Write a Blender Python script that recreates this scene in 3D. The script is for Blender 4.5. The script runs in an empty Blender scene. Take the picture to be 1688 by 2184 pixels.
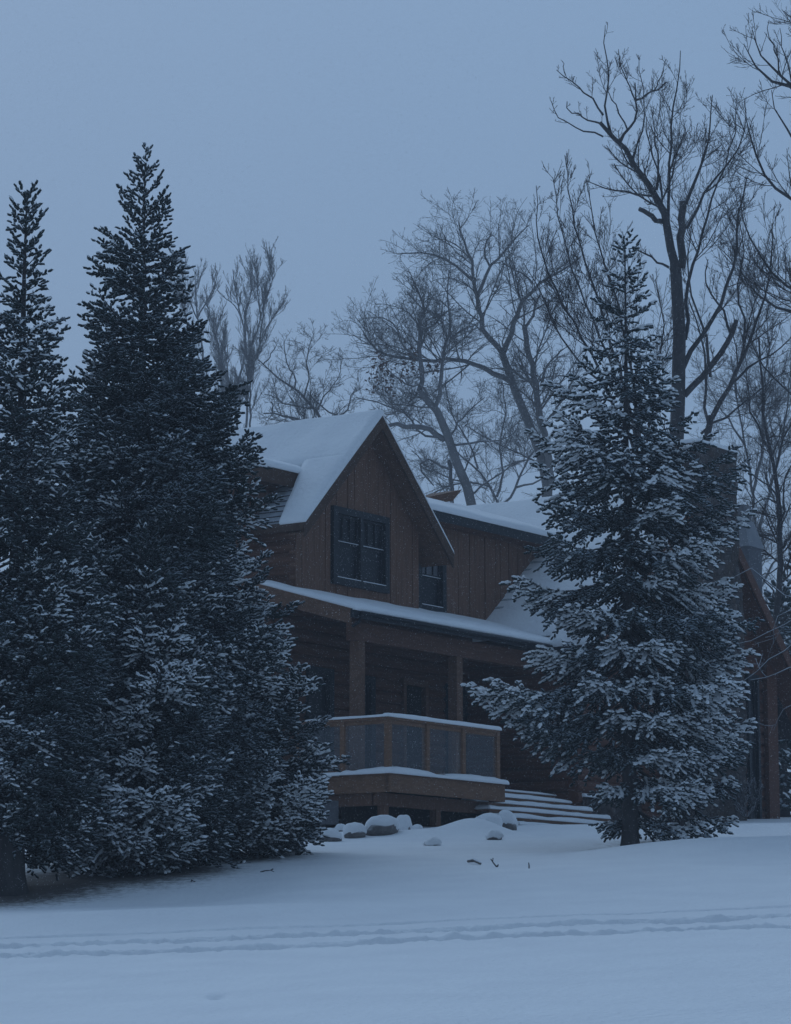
import bpy, math, random
import numpy as np

random.seed(7)
RNG = np.random.default_rng(11)
sc = bpy.context.scene

# ---------------------------------------------------------------- camera
F = 6000.0; CX = 844.0; CY = 1092.0
PITCH = math.atan((2080 - CY) / F)
cam_d = bpy.data.cameras.new("camera")
cam = bpy.data.objects.new("camera", cam_d)
sc.collection.objects.link(cam)
cam.location = (0, 0, 0)
cam.rotation_euler = (math.radians(90) + PITCH, 0, 0)
cam_d.sensor_fit = 'VERTICAL'
cam_d.sensor_height = 36.0
cam_d.lens = 36.0 * F / 2184.0
cam_d.clip_end = 2000.0
cam_d.clip_start = 0.2
sc.camera = cam
sc.render.resolution_x = 791
sc.render.resolution_y = 1024

# ---------------------------------------------------------------- world: overcast blue dusk
SUN_EL = math.radians(38); SUN_AZ = math.radians(-25)
w = bpy.data.worlds.new("World"); sc.world = w
w.use_nodes = True
nt = w.node_tree; nt.nodes.clear()
out = nt.nodes.new("ShaderNodeOutputWorld")
bg = nt.nodes.new("ShaderNodeBackground")
sky = nt.nodes.new("ShaderNodeTexSky")
sky.sky_type = 'NISHITA'; sky.sun_disc = False
sky.sun_elevation = SUN_EL; sky.sun_rotation = SUN_AZ
mx = nt.nodes.new("ShaderNodeMix"); mx.data_type = 'RGBA'
mx.inputs[0].default_value = 0.90
tc = nt.nodes.new("ShaderNodeTexCoord")
nz = nt.nodes.new("ShaderNodeTexNoise")
nz.inputs["Scale"].default_value = 1.6; nz.inputs["Detail"].default_value = 3
cr = nt.nodes.new("ShaderNodeValToRGB")
cr.color_ramp.elements[0].position = 0.3; cr.color_ramp.elements[0].color = (1.80, 2.94, 4.68, 1)
cr.color_ramp.elements[1].position = 0.7; cr.color_ramp.elements[1].color = (2.18, 3.44, 5.32, 1)
nt.links.new(tc.outputs["Generated"], nz.inputs["Vector"])
nt.links.new(nz.outputs["Fac"], cr.inputs["Fac"])
nt.links.new(sky.outputs[0], mx.inputs[6])
nt.links.new(cr.outputs[0], mx.inputs[7])
# the last light comes from beyond the house: that half of the overcast dome is brighter
sp_ = nt.nodes.new("ShaderNodeSeparateXYZ"); nt.links.new(tc.outputs["Generated"], sp_.inputs[0])
gr_ = nt.nodes.new("ShaderNodeMapRange"); gr_.interpolation_type = 'SMOOTHSTEP'
gr_.inputs["From Min"].default_value = -0.9; gr_.inputs["From Max"].default_value = 0.9
gr_.inputs["To Min"].default_value = 0.70; gr_.inputs["To Max"].default_value = 1.02
nt.links.new(sp_.outputs["Y"], gr_.inputs["Value"])
ml_ = nt.nodes.new("ShaderNodeVectorMath"); ml_.operation = 'SCALE'
nt.links.new(mx.outputs[2], ml_.inputs[0]); nt.links.new(gr_.outputs[0], ml_.inputs["Scale"])
nt.links.new(ml_.outputs[0], bg.inputs["Color"])
bg.inputs["Strength"].default_value = 0.106
nt.links.new(bg.outputs[0], out.inputs[0])

sl = bpy.data.lights.new("sun", 'SUN'); so = bpy.data.objects.new("sun", sl)
sc.collection.objects.link(so)
sl.energy = 0.80; sl.angle = math.radians(45); sl.color = (0.62, 0.80, 1.0)
so.rotation_euler = (math.radians(90) - SUN_EL, 0, math.radians(180) - SUN_AZ)
so.location = (0, -10, 40)

sc.view_settings.view_transform = 'Standard'
sc.view_settings.look = 'None'
sc.view_settings.exposure = 0.0
sc.view_settings.gamma = 1.0
sc.render.engine = 'CYCLES'
sc.cycles.max_bounces = 5
sc.cycles.diffuse_bounces = 3
sc.cycles.transparent_max_bounces = 10
sc.cycles.volume_bounces = 0

# ---------------------------------------------------------------- helpers
col = sc.collection
fwd = np.array([0, math.cos(PITCH), math.sin(PITCH)]); upv = np.array([0, -math.sin(PITCH), math.cos(PITCH)])
def ray(u, v):
    r = np.array([(u - CX) / F, 0, 0]) + (CY - v) / F * upv + fwd
    return r / r[1]
def at(u, v, d): return ray(u, v) * d

AH = math.radians(35.3)
XH = np.array([math.sin(AH), math.cos(AH), 0]); YH = np.array([-math.cos(AH), math.sin(AH), 0])
OH = at(830, 1650, 48.0)            # near corner of the deck floor
GB = 0.85                            # ground below the deck floor

def link(o, parent=None):
    col.objects.link(o)
    if parent is not None: o.parent = parent
    return o
def tag(o, label=None, cat=None, group=None, kind=None):
    if label: o["label"] = label
    if cat: o["category"] = cat
    if group: o["group"] = group
    if kind: o["kind"] = kind
    return o
def empty(name, loc, rz=0.0):
    o = bpy.data.objects.new(name, None); o.empty_display_size = 0.3
    link(o); o.location = tuple(map(float, loc)); o.rotation_euler = (0, 0, rz)
    return o

def mesh_np(name, V, tris=None, quads=None, mat=None, parent=None, smooth=False, origin=None):
    V = np.asarray(V, dtype=np.float32).reshape(-1, 3)
    if origin is not None: V = V - np.asarray(origin, dtype=np.float32)
    me = bpy.data.meshes.new(name)
    nt_ = 0 if tris is None else len(tris); nq = 0 if quads is None else len(quads)
    me.vertices.add(len(V)); me.vertices.foreach_set("co", V.ravel())
    idx = []; st = []
    if nt_: idx.append(np.asarray(tris, dtype=np.int32).ravel()); st.append(np.arange(nt_, dtype=np.int32) * 3)
    if nq: idx.append(np.asarray(quads, dtype=np.int32).ravel()); st.append(np.arange(nq, dtype=np.int32) * 4 + nt_ * 3)
    idx = np.concatenate(idx); st = np.concatenate(st)
    me.loops.add(len(idx)); me.loops.foreach_set("vertex_index", idx)
    me.polygons.add(len(st)); me.polygons.foreach_set("loop_start", st)
    if smooth: me.polygons.foreach_set("use_smooth", np.ones(len(st), dtype=bool))
    me.update(calc_edges=True); me.validate()
    if mat: me.materials.append(mat)
    o = bpy.data.objects.new(name, me)
    return link(o, parent)

class MB:
    """collects boxes, prisms and tubes, builds them as one mesh"""
    def __init__(s): s.V = []; s.F = []
    def add(s, verts, faces):
        n = len(s.V); s.V += [tuple(map(float, p)) for p in verts]; s.F += [tuple(i + n for i in f) for f in faces]
        return s
    def box(s, x0, x1, y0, y1, z0, z1, j=0.0):
        r = lambda: random.uniform(-j, j)
        v = [(x0+r(), y0+r(), z0+r()), (x1+r(), y0+r(), z0+r()), (x1+r(), y1+r(), z0+r()), (x0+r(), y1+r(), z0+r()),
             (x0+r(), y0+r(), z1+r()), (x1+r(), y0+r(), z1+r()), (x1+r(), y1+r(), z1+r()), (x0+r(), y1+r(), z1+r())]
        return s.add(v, [(0,3,2,1),(4,5,6,7),(0,1,5,4),(1,2,6,5),(2,3,7,6),(3,0,4,7)])
    def hexa(s, p):   # 8 points: bottom 4, top 4
        return s.add(p, [(0,3,2,1),(4,5,6,7),(0,1,5,4),(1,2,6,5),(2,3,7,6),(3,0,4,7)])
    def prism_y(s, poly, y0, y1):      # polygon in x,z pushed along y
        n = len(poly)
        v = [(x, y0, z) for x, z in poly] + [(x, y1, z) for x, z in poly]
        f = [tuple(range(n)), tuple(range(2*n-1, n-1, -1))] + [(i, i+n, (i+1) % n + n, (i+1) % n) for i in range(n)]
        return s.add(v, f)
    def prism_x(s, poly, x0, x1):      # polygon in y,z pushed along x
        n = len(poly)
        v = [(x0, y, z) for y, z in poly] + [(x1, y, z) for y, z in poly]
        f = [tuple(range(n)), tuple(range(2*n-1, n-1, -1))] + [(i, i+n, (i+1) % n + n, (i+1) % n) for i in range(n)]
        return s.add(v, f)
    def tube(s, pts, rad, sides=6):
        pts = [np.array(p, float) for p in pts]; n = len(pts); base = []
        for i, p in enumerate(pts):
            t = pts[min(i+1, n-1)] - pts[max(i-1, 0)]; t /= np.linalg.norm(t) + 1e-9
            a = np.cross(t, [0.3, 0.1, 1] if abs(t[2]) < .9 else [1, 0, 0]); a /= np.linalg.norm(a); b = np.cross(t, a)
            r = rad[i] if hasattr(rad, '__len__') else rad
            base += [p + r*(math.cos(2*math.pi*k/sides)*a + math.sin(2*math.pi*k/sides)*b) for k in range(sides)]
        f = [(i*sides+k, i*sides+(k+1) % sides, (i+1)*sides+(k+1) % sides, (i+1)*sides+k) for i in range(n-1) for k in range(sides)]
        f += [tuple(range(sides))[::-1], tuple((n-1)*sides+k for k in range(sides))]
        return s.add(base, f)
    def build(s, name, mat, parent=None, bevel=0.0, smooth=False, dz=0.0):
        me = bpy.data.meshes.new(name)
        V = s.V if dz == 0 else [(a, b, c+dz) for a, b, c in s.V]
        me.from_pydata(V, [], s.F); me.update()
        if smooth: me.polygons.foreach_set("use_smooth", [True]*len(me.polygons))
        me.materials.append(mat)
        import bmesh
        bm = bmesh.new(); bm.from_mesh(me); bmesh.ops.recalc_face_normals(bm, faces=bm.faces); bm.to_mesh(me); bm.free()
        o = bpy.data.objects.new(name, me); link(o, parent)
        if bevel > 0:
            m = o.modifiers.new("bevel", 'BEVEL'); m.width = bevel; m.segments = 2; m.limit_method = 'ANGLE'
        return o

# value noise -----------------------------------------------------
_tab = RNG.random((256, 256))
def vnoise(x, y):
    x = np.asarray(x, float); y = np.asarray(y, float)
    xi = np.floor(x).astype(int); yi = np.floor(y).astype(int); fx = x - xi; fy = y - yi
    fx = fx*fx*(3-2*fx); fy = fy*fy*(3-2*fy)
    g = lambda a, b: _tab[a & 255, b & 255]
    return (g(xi, yi)*(1-fx) + g(xi+1, yi)*fx)*(1-fy) + (g(xi, yi+1)*(1-fx) + g(xi+1, yi+1)*fx)*fy
def fbm(x, y, o=4):
    s = 0; a = .5
    for k in range(o): s = s + a*(vnoise(np.asarray(x)*2**k + 17*k, np.asarray(y)*2**k + 31*k) - .5); a *= .5
    return s

# ---------------------------------------------------------------- materials
def mat_base(name):
    m = bpy.data.materials.new(name); m.use_nodes = True
    n = m.node_tree; b = n.nodes["Principled BSDF"]
    return m, n, b
def N(n, t, **kw):
    x = n.nodes.new(t)
    for k, v in kw.items():
        if k in x.inputs: x.inputs[k].default_value = v
        else: setattr(x, k, v)
    return x
def ramp(n, src, stops):
    r = n.nodes.new("ShaderNodeValToRGB"); e = r.color_ramp.elements
    e[0].position, e[0].color = stops[0][0], (*stops[0][1], 1)
    e[1].position, e[1].color = stops[-1][0], (*stops[-1][1], 1)
    for p, c in stops[1:-1]:
        x = e.new(p); x.color = (*c, 1)
    n.links.new(src, r.inputs["Fac"]); return r.outputs["Color"]
def objco(n, scale=(1, 1, 1)):
    t = n.nodes.new("ShaderNodeTexCoord"); m = n.nodes.new("ShaderNodeMapping")
    m.inputs["Scale"].default_value = scale
    n.links.new(t.outputs["Object"], m.inputs["Vector"]); return m.outputs["Vector"]
def bump(n, b, h, dist, strength=0.6):
    x = N(n, "ShaderNodeBump"); x.inputs["Distance"].default_value = dist; x.inputs["Strength"].default_value = strength
    n.links.new(h, x.inputs["Height"]); n.links.new(x.outputs[0], b.inputs["Normal"]); return x

def m_snow(name="snow", litter_shade=False):
    m, n, b = mat_base(name)
    co = objco(n)
    a = N(n, "ShaderNodeTexNoise", Scale=1.3, Detail=5.0); n.links.new(co, a.inputs["Vector"])
    c = ramp(n, a.outputs["Fac"], [(.3, (.86, .87, .89)), (.7, (.92, .93, .94))])
    n.links.new(c, b.inputs["Base Color"]); b.inputs["Roughness"].default_value = .9
    b.inputs["Specular IOR Level"].default_value = .15
    h = N(n, "ShaderNodeTexNoise", Scale=14.0, Detail=6.0); n.links.new(co, h.inputs["Vector"])
    bump(n, b, h.outputs["Fac"], .035, .7)
    if litter_shade:      # fallen needles plus painted tree shade darken the snow beneath the trees
        at_ = n.nodes.new("ShaderNodeAttribute"); at_.attribute_name = "litter_shade"
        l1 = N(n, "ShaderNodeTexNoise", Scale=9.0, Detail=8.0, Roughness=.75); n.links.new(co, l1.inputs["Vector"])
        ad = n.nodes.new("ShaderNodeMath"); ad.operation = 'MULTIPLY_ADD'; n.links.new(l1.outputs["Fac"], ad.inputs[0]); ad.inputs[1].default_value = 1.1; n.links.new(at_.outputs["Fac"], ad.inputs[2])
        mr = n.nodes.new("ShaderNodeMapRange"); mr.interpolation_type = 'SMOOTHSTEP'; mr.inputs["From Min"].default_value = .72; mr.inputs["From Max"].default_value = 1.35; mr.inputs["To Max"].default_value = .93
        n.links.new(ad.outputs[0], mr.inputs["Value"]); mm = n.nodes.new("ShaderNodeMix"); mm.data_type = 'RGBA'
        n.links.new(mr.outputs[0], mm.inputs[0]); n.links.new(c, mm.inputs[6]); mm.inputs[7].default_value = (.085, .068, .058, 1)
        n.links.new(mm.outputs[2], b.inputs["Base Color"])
    return m
def snow_mask(n, lo, hi, nscale, namt):
    """1 where snow has settled: on the upward facing side of things"""
    g = n.nodes.new("ShaderNodeNewGeometry"); s = n.nodes.new("ShaderNodeSeparateXYZ")
    n.links.new(g.outputs["Normal"], s.inputs[0])
    no = N(n, "ShaderNodeTexNoise", Scale=nscale, Detail=3.0)
    n.links.new(g.outputs["Position"], no.inputs["Vector"])
    ma = n.nodes.new("ShaderNodeMath"); ma.operation = 'MULTIPLY_ADD'
    n.links.new(no.outputs["Fac"], ma.inputs[0]); ma.inputs[1].default_value = namt
    n.links.new(s.outputs["Z"], ma.inputs[2])
    r = n.nodes.new("ShaderNodeMapRange"); r.interpolation_type = 'SMOOTHSTEP'
    r.inputs["From Min"].default_value = lo + namt*.5; r.inputs["From Max"].default_value = hi + namt*.5
    n.links.new(ma.outputs[0], r.inputs["Value"]); return r.outputs["Result"]
def m_snowy(name, stops, scale=(1, 1, 1), nscale=6.0, lo=.5, hi=.8, msc=2.0, mamt=.6, rough=.85, bdist=.01, snowc=(.72, .76, .80)):
    m, n, b = mat_base(name)
    co = objco(n, scale)
    a = N(n, "ShaderNodeTexNoise", Scale=nscale, Detail=5.0, Roughness=.65); n.links.new(co, a.inputs["Vector"])
    c = ramp(n, a.outputs["Fac"], stops)
    k = snow_mask(n, lo, hi, msc, mamt)
    mx = n.nodes.new("ShaderNodeMix"); mx.data_type = 'RGBA'
    n.links.new(k, mx.inputs[0]); n.links.new(c, mx.inputs[6]); mx.inputs[7].default_value = (*snowc, 1)
    n.links.new(mx.outputs[2], b.inputs["Base Color"]); b.inputs["Roughness"].default_value = rough
    b.inputs["Specular IOR Level"].default_value = .2
    bump(n, b, a.outputs["Fac"], bdist)
    return m
def m_plain(name, stops, scale=(1, 1, 1), nscale=5.0, rough=.8, bdist=.006, spec=.25):
    m, n, b = mat_base(name)
    co = objco(n, scale)
    a = N(n, "ShaderNodeTexNoise", Scale=nscale, Detail=6.0, Roughness=.65); n.links.new(co, a.inputs["Vector"])
    n.links.new(ramp(n, a.outputs["Fac"], stops), b.inputs["Base Color"])
    b.inputs["Roughness"].default_value = rough; b.inputs["Specular IOR Level"].default_value = spec
    bump(n, b, a.outputs["Fac"], bdist)
    return m
def m_stone():
    m, n, b = mat_base("field_stone")
    co = objco(n, (1, 1, 1.25))
    v = N(n, "ShaderNodeTexVoronoi", Scale=6.5); n.links.new(co, v.inputs["Vector"])
    ve = N(n, "ShaderNodeTexVoronoi", Scale=6.5); ve.feature = 'DISTANCE_TO_EDGE'; n.links.new(co, ve.inputs["Vector"])
    hs = n.nodes.new("ShaderNodeSeparateColor"); n.links.new(v.outputs["Color"], hs.inputs[0])
    c = ramp(n, hs.outputs[0], [(0, (.028, .021, .019)), (.4, (.070, .048, .038)), (.7, (.050, .044, .044)), (1, (.12, .095, .085))])
    e = ramp(n, ve.outputs["Distance"], [(0, (.35, .35, .35)), (.09, (1, 1, 1))])
    mm = n.nodes.new("ShaderNodeMix"); mm.data_type = 'RGBA'; mm.blend_type = 'MULTIPLY'; mm.inputs[0].default_value = .5
    n.links.new(c, mm.inputs[6]); n.links.new(e, mm.inputs[7]); n.links.new(mm.outputs[2], b.inputs["Base Color"])
    b.inputs["Roughness"].default_value = .9
    bump(n, b, e, .05, .8)
    return m
def m_screen():
    m, n, b = mat_base("screen_mesh")
    b.inputs["Base Color"].default_value = (.30, .31, .33, 1); b.inputs["Roughness"].default_value = .6
    b.inputs["Alpha"].default_value = .15
    return m
def m_glass():
    m, n, b = mat_base("window_glass")
    co = objco(n); a = N(n, "ShaderNodeTexNoise", Scale=.9, Detail=2.0); n.links.new(co, a.inputs["Vector"])
    b.inputs["Base Color"].default_value = (.010, .013, .018, 1); b.inputs["Roughness"].default_value = .35
    b.inputs["Specular IOR Level"].default_value = .2
    bump(n, b, a.outputs["Fac"], .01, .3)
    return m

M = {}
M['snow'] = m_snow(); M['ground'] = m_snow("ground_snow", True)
M['cedar'] = m_plain("brown_board", [(.25, (.110, .055, .034)), (.5, (.170, .087, .054)), (.8, (.245, .130, .084))], (9, 9, .7), 3.0, .75)
M['log'] = m_plain("stained_log", [(.25, (.075, .034, .022)), (.5, (.125, .058, .036)), (.8, (.185, .090, .056))], (.8, .8, 9), 3.0, .7)
M['redlog'] = m_plain("red_stained_log", [(.25, (.070, .028, .017)), (.5, (.115, .046, .027)), (.8, (.16, .068, .042))], (.8, .8, 9), 3.0, .7)
M['trim'] = m_plain("weathered_trim", [(.25, (.100, .052, .033)), (.5, (.150, .080, .050)), (.8, (.215, .125, .085))], (1.5, 1.5, 4), 4.0, .8)
M['rake'] = m_snowy("rake_board", [(.25, (.060, .034, .024)), (.6, (.10, .060, .042)), (.8, (.16, .11, .09))], (2, 2, 2), 4.0, 1.1, 1.3, 5.0, .6)
M['deckwood'] = m_plain("deck_wood", [(.25, (.135, .070, .040)), (.5, (.20, .105, .060)), (.8, (.27, .155, .095))], (1.5, 1.5, 5), 4.0, .75)
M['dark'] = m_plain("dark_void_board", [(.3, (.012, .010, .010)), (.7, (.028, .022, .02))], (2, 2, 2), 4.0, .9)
M['frame'] = m_plain("dark_window_frame", [(.3, (.010, .013, .017)), (.7, (.020, .024, .030))], (2, 2, 2), 6.0, .5)
M['shingle'] = m_snowy("roof_shingle", [(.3, (.030, .027, .028)), (.7, (.065, .058, .058))], (1, 1, 1), 9.0, .35, .9, 3.0, .5, snowc=(.5, .53, .57))
M['stone'] = m_stone()
M['concrete'] = m_plain("grey_concrete", [(.3, (.10, .10, .11)), (.7, (.17, .17, .18))], (1, 1, 1), 4.0, .9)
M['metal'] = m_plain("zinc_sheet", [(.3, (.16, .17, .19)), (.7, (.24, .25, .27))], (1, 1, 1), 3.0, .5)
M['chimney'] = m_plain("smooth_chimney_render", [(.3, (.085, .088, .10)), (.7, (.125, .13, .145))], (1, 1, 1), 3.0, .85)
M['glass'] = m_glass()
M['screen'] = m_screen()
M['rock'] = m_snowy("boulder", [(.3, (.10, .09, .085)), (.7, (.22, .20, .19))], (1, 1, 1), 6.0, .15, .5, 3.0, .5, bdist=.03, snowc=(.82, .84, .87))
M['bark'] = m_snowy("grey_bark", [(.3, (.040, .038, .040)), (.7, (.095, .088, .088))], (1, 1, .3), 6.0, .75, 1.1, 1.5, .8, bdist=.02)
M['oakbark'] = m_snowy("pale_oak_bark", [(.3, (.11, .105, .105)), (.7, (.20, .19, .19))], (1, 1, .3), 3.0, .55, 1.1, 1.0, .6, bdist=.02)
M['twig'] = m_snowy("twig_bark", [(.3, (.035, .030, .030)), (.7, (.075, .062, .060))], (1, 1, 1), 6.0, .85, 1.3, 1.5, .6, bdist=.002)
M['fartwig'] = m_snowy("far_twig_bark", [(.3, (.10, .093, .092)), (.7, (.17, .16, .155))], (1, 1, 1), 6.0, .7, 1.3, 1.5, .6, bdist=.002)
M['snowtwig'] = m_snowy("snow_laden_twig", [(.3, (.05, .045, .045)), (.7, (.08, .07, .07))], (1, 1, 1), 6.0, -.1, .5, 1.5, .4, bdist=.002, snowc=(.55, .58, .62))
M['leaf'] = m_plain("dead_oak_leaf", [(.3, (.06, .030, .022)), (.7, (.12, .06, .04))], (1, 1, 1), 6.0, .8)
def spruce_mat(name, lo, hi, amt, sc_, dark=1.0, sn=(.60, .65, .70)):
    return m_snowy(name, [(.3, (.010*dark, .016*dark, .016*dark)), (.7, (.030*dark, .044*dark, .040*dark))], (1, 1, 1), 3.0, lo, hi, sc_, amt, .85, .002, sn)
M['needle'] = spruce_mat("frosted_needles", -.05, 1.0, 1.5, .9, 1.0, (.38, .42, .46))
M['needle2'] = spruce_mat("snowy_needles", -.1, .95, 1.1, 1.0, 1.3, (.42, .47, .52))

# ---------------------------------------------------------------- ground (one sheet)
PD = np.array([-60, -30, 0, 10, 16, 22, 27, 29, 31, 33, 36, 40, 44, 48, 52, 60, 90, 150, 320.])
PZ = np.array([-2.6, -2.2, -1.6, -.85, -.28, .10, .43, .60, .80, 1.03, 1.36, 1.72, 2.10, 2.50, 2.66, 3.20, 5.0, 8.6, 15.])
_dd = np.arange(-60, 320, .25); _zz = np.interp(_dd, PD, PZ)
_k = np.hanning(13); _k /= _k.sum(); _zz = np.convolve(np.pad(_zz, 6, mode='edge'), _k, mode='valid')
def sst(a, b, x): t = np.clip((x-a)/(b-a), 0, 1); return t*t*(3-2*t)
MOUNDS = [(1.30, 45.1, .22, .55, .75), (1.0, 44.8, .07, .5, .5), (-.55, 44.9, .09, .9, .5), (.3, 44.6, .07, .5, .4), (.45, 44.2, .05, .4, .3), (2.9, 44.9, -.05, .9, .9)]
def gz(X, D, detail=True):
    X = np.asarray(X, float); D = np.asarray(D, float)
    z = np.interp(D, _dd, _zz)
    z = z + .040*np.clip(X, -12, 12)*(1-.75*sst(30, 42, D))
    # drift crest in front of the right hand conifer, hollow behind it
    z = z + .20*np.exp(-((D-37.6-.02*X)/1.6)**2)*sst(1.6, 4.2, X)
    z = z - .10*np.exp(-((D-41.2)/1.2)**2)*sst(1.6, 3.4, X)*(1-sst(7, 9, X))
    # bank edge on the left, hollow under the spruces
    z = z + .10*np.exp(-((D-29.8)/.9)**2)*(1-sst(-1.0, 2.0, X))
    z = z - .12*np.exp(-((D-33.2)/1.6)**2)*(1-sst(-2.6, -.6, X))
    z = z + .10*fbm(X*.35+5, D*.35, 3)*sst(8, 14, D)
    if detail:
        z = z + .030*fbm(X*1.1, D*.8+3, 4)
        for (mu, mv, mh, sx, sd) in MOUNDS: z = z + mh*np.exp(-(((X-mu)/sx)**2+((D-mv)/sd)**2))
        # vehicle / snow-machine tracks running across the slope
        lw = .05*(fbm(X*.4+9, X*0+4.2, 2))
        for dc, w_, dp in ((24.9, .075, .046), (25.15, .05, .022), (26.5, .075, .046), (26.75, .05, .022), (27.9, .06, .018)):
            e = D - dc - lw
            rough = .75 + .9*vnoise(X*5.0+dc*7, D*5)*vnoise(X*1.3, D*0+dc)
            z = z - 1.5*dp*rough*np.exp(-(e/w_)**2) + .7*dp*rough*np.exp(-((e-w_*1.6)/(w_*.7))**2)
        churn = .8*np.exp(-((D-24.95-lw)/.28)**2)+.8*np.exp(-((D-26.55-lw)/.28)**2)+.12*np.exp(-((D-25.8)/1.2)**2)
        z = z + churn*(.07*fbm(X*7, D*5, 3)+.07*fbm(X*19, D*9, 2))
        # lone footprint in the foreground
        fp = at(468, 2087, 19.2); fx, fd = fp[0], 19.2
        z = z - .06*np.exp(-(((X-fx)/.055)**2 + ((D-fd)/.25)**2)**1.5)
        # wind ripples on the yard
        z = z + .010*fbm(X*.9, D*5.0, 2)*sst(28, 34, D)
    return z
def ghit(u, v, lo=12, hi=60):
    r = ray(u, v)
    ds = np.arange(lo, hi, .02); zr = r[2]*ds; zg = gz(r[0]*ds, ds, False)
    k = np.argmax(zg >= zr); d = ds[k]
    return np.array([r[0]*d, d, float(gz(r[0]*d, d))])

xs = np.concatenate([np.linspace(-150, -14, 24)[:-1], np.linspace(-14, -7.5, 30)[:-1], np.linspace(-7.5, 8.5, 520)[:-1], np.linspace(8.5, 18, 40)[:-1], np.linspace(18, 150, 24)])
ds = np.concatenate([np.linspace(-55, 10, 40)[:-1], np.linspace(10, 23.5, 160)[:-1], np.linspace(23.5, 28.8, 260)[:-1], np.linspace(28.8, 50, 260)[:-1], np.linspace(50, 75, 50)[:-1], np.linspace(75, 300, 50)])
GX, GD = np.meshgrid(xs, ds); Z = gz(GX, GD)
V = np.stack([GX, GD, Z], -1).reshape(-1, 3)
nx = len(xs); ny = len(ds); ii = (np.arange(ny-1)[:, None]*nx + np.arange(nx-1)).ravel()
gq = np.stack([ii, ii+1, ii+nx+1, ii+nx], 1)
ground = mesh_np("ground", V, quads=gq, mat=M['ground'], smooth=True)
lit = np.zeros(len(V))  # fallen needles and shade under the trees, put into the snow colour
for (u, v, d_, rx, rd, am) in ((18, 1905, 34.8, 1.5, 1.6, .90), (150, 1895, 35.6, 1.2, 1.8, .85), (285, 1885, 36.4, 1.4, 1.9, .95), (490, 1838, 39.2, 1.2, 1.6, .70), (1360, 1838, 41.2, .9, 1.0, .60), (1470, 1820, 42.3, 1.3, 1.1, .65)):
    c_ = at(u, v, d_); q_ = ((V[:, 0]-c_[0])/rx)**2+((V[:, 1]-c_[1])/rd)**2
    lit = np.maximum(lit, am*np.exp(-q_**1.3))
la = ground.data.attributes.new("litter_shade", 'FLOAT', 'POINT'); la.data.foreach_set("value", lit.astype(np.float32))
tag(ground, "snow covered slope rising to the house", kind="structure")

# ================================================================ the house
house = empty("wooden_house", OH - np.array([0, 0, GB]), math.radians(90-35.3))
tag(house, "brown wooden house with steep snow covered gables, porch and stone chimney", "house")
def hb(mb, name, mat, parent=None, **kw): return mb.build(name, M[mat], parent if parent else house, dz=GB, **kw)

def snow_slab(name, P, th, parent, nu=40, nv=14, edge=.14, droop=0.0, seed=0, rough=.25, dents=()):
    """a rounded blanket of snow on the quad P = (a,b,c,d), local house coordinates"""
    a, b, c, d = [np.array(p, float) for p in P]
    u = np.linspace(0, 1, nu); v = np.linspace(0, 1, nv)
    # crowd samples towards the edges so they round off
    u = .5-.5*np.cos(u*math.pi); v = .5-.5*np.cos(v*math.pi)
    Uu, Vv = np.meshgrid(u, v)
    Pt = (a*(1-Uu)[..., None]+b*Uu[..., None])*(1-Vv)[..., None] + (d*(1-Uu)[..., None]+c*Uu[..., None])*Vv[..., None]
    lu = np.linalg.norm(b-a); lv = np.linalg.norm(d-a)
    du = np.minimum(Uu, 1-Uu)*lu; dv = np.minimum(Vv, 1-Vv)*lv
    e = np.minimum(np.clip(du/edge, 0, 1), np.clip(dv/edge, 0, 1)); prof = np.sqrt(1-(1-e)**2)
    n = np.cross(b-a, d-a); n /= np.linalg.norm(n)
    if n[2] < 0: n = -n
    h = th*(.25+.75*prof)*(1+rough*2*fbm(Pt[..., 0]*1.3+seed*13, (Pt[..., 1]+Pt[..., 2])*1.3+seed, 3))
    for (dx_, dy_, r_) in dents: h = h*(1-.75*np.exp(-(((Pt[..., 0]-dx_)/r_)**2+((Pt[..., 1]-dy_)/(r_*.6))**2)))
    top = Pt + h[..., None]*(.55*n+np.array([0, 0, .45]))
    # a little overhang wobble on the outline
    wob = .035*fbm(Pt[..., 0]*3+seed, Pt[..., 1]*3+seed*5, 2)*(1-prof)
    top = top + wob[..., None]*np.array([1, -1, 0])
    bot = Pt.copy()
    Vt = np.concatenate([top.reshape(-1, 3), bot.reshape(-1, 3)]); Vt[:, 2] += GB
    q = (np.arange(nv-1)[:, None]*nu + np.arange(nu-1)).ravel()
    q1 = np.stack([q, q+1, q+nu+1, q+nu], 1); K = nu*nv
    ring = list(range(nu)) + [i*nu+nu-1 for i in range(1, nv)] + [(nv-1)*nu+i for i in range(nu-2, -1, -1)] + [i*nu for i in range(nv-2, 0, -1)]
    q2 = np.array([[ring[i], ring[i]+K, ring[(i+1) % len(ring)]+K, ring[(i+1) % len(ring)]] for i in range(len(ring))])
    q3 = q1[:, ::-1]+K
    o = mesh_np(name, Vt, quads=np.concatenate([q1, q2, q3]), mat=M['snow'], parent=parent, smooth=True)
    return o

# key planes
GX0, GX1, GAX, GAZ = .34, 5.02, 2.68, 6.92     # gable dormer rakes (outer) and apex
GY = 2.1; GWY = 2.5                            # rake plane, wall plane
def gab(x): return GAZ - .99*abs(x-GAX)
def porchz(y): return 2.93 + .29*(y-1.0)
WAX, WAZ = 11.34, 6.66
def wing(x): return WAZ - (.815*(WAX-x) if x < WAX else .97*(x-WAX))
SWY = 2.9                                       # wall plane of the long dormer on the right
RIDY, RIDZ = 5.4, 6.42

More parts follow.
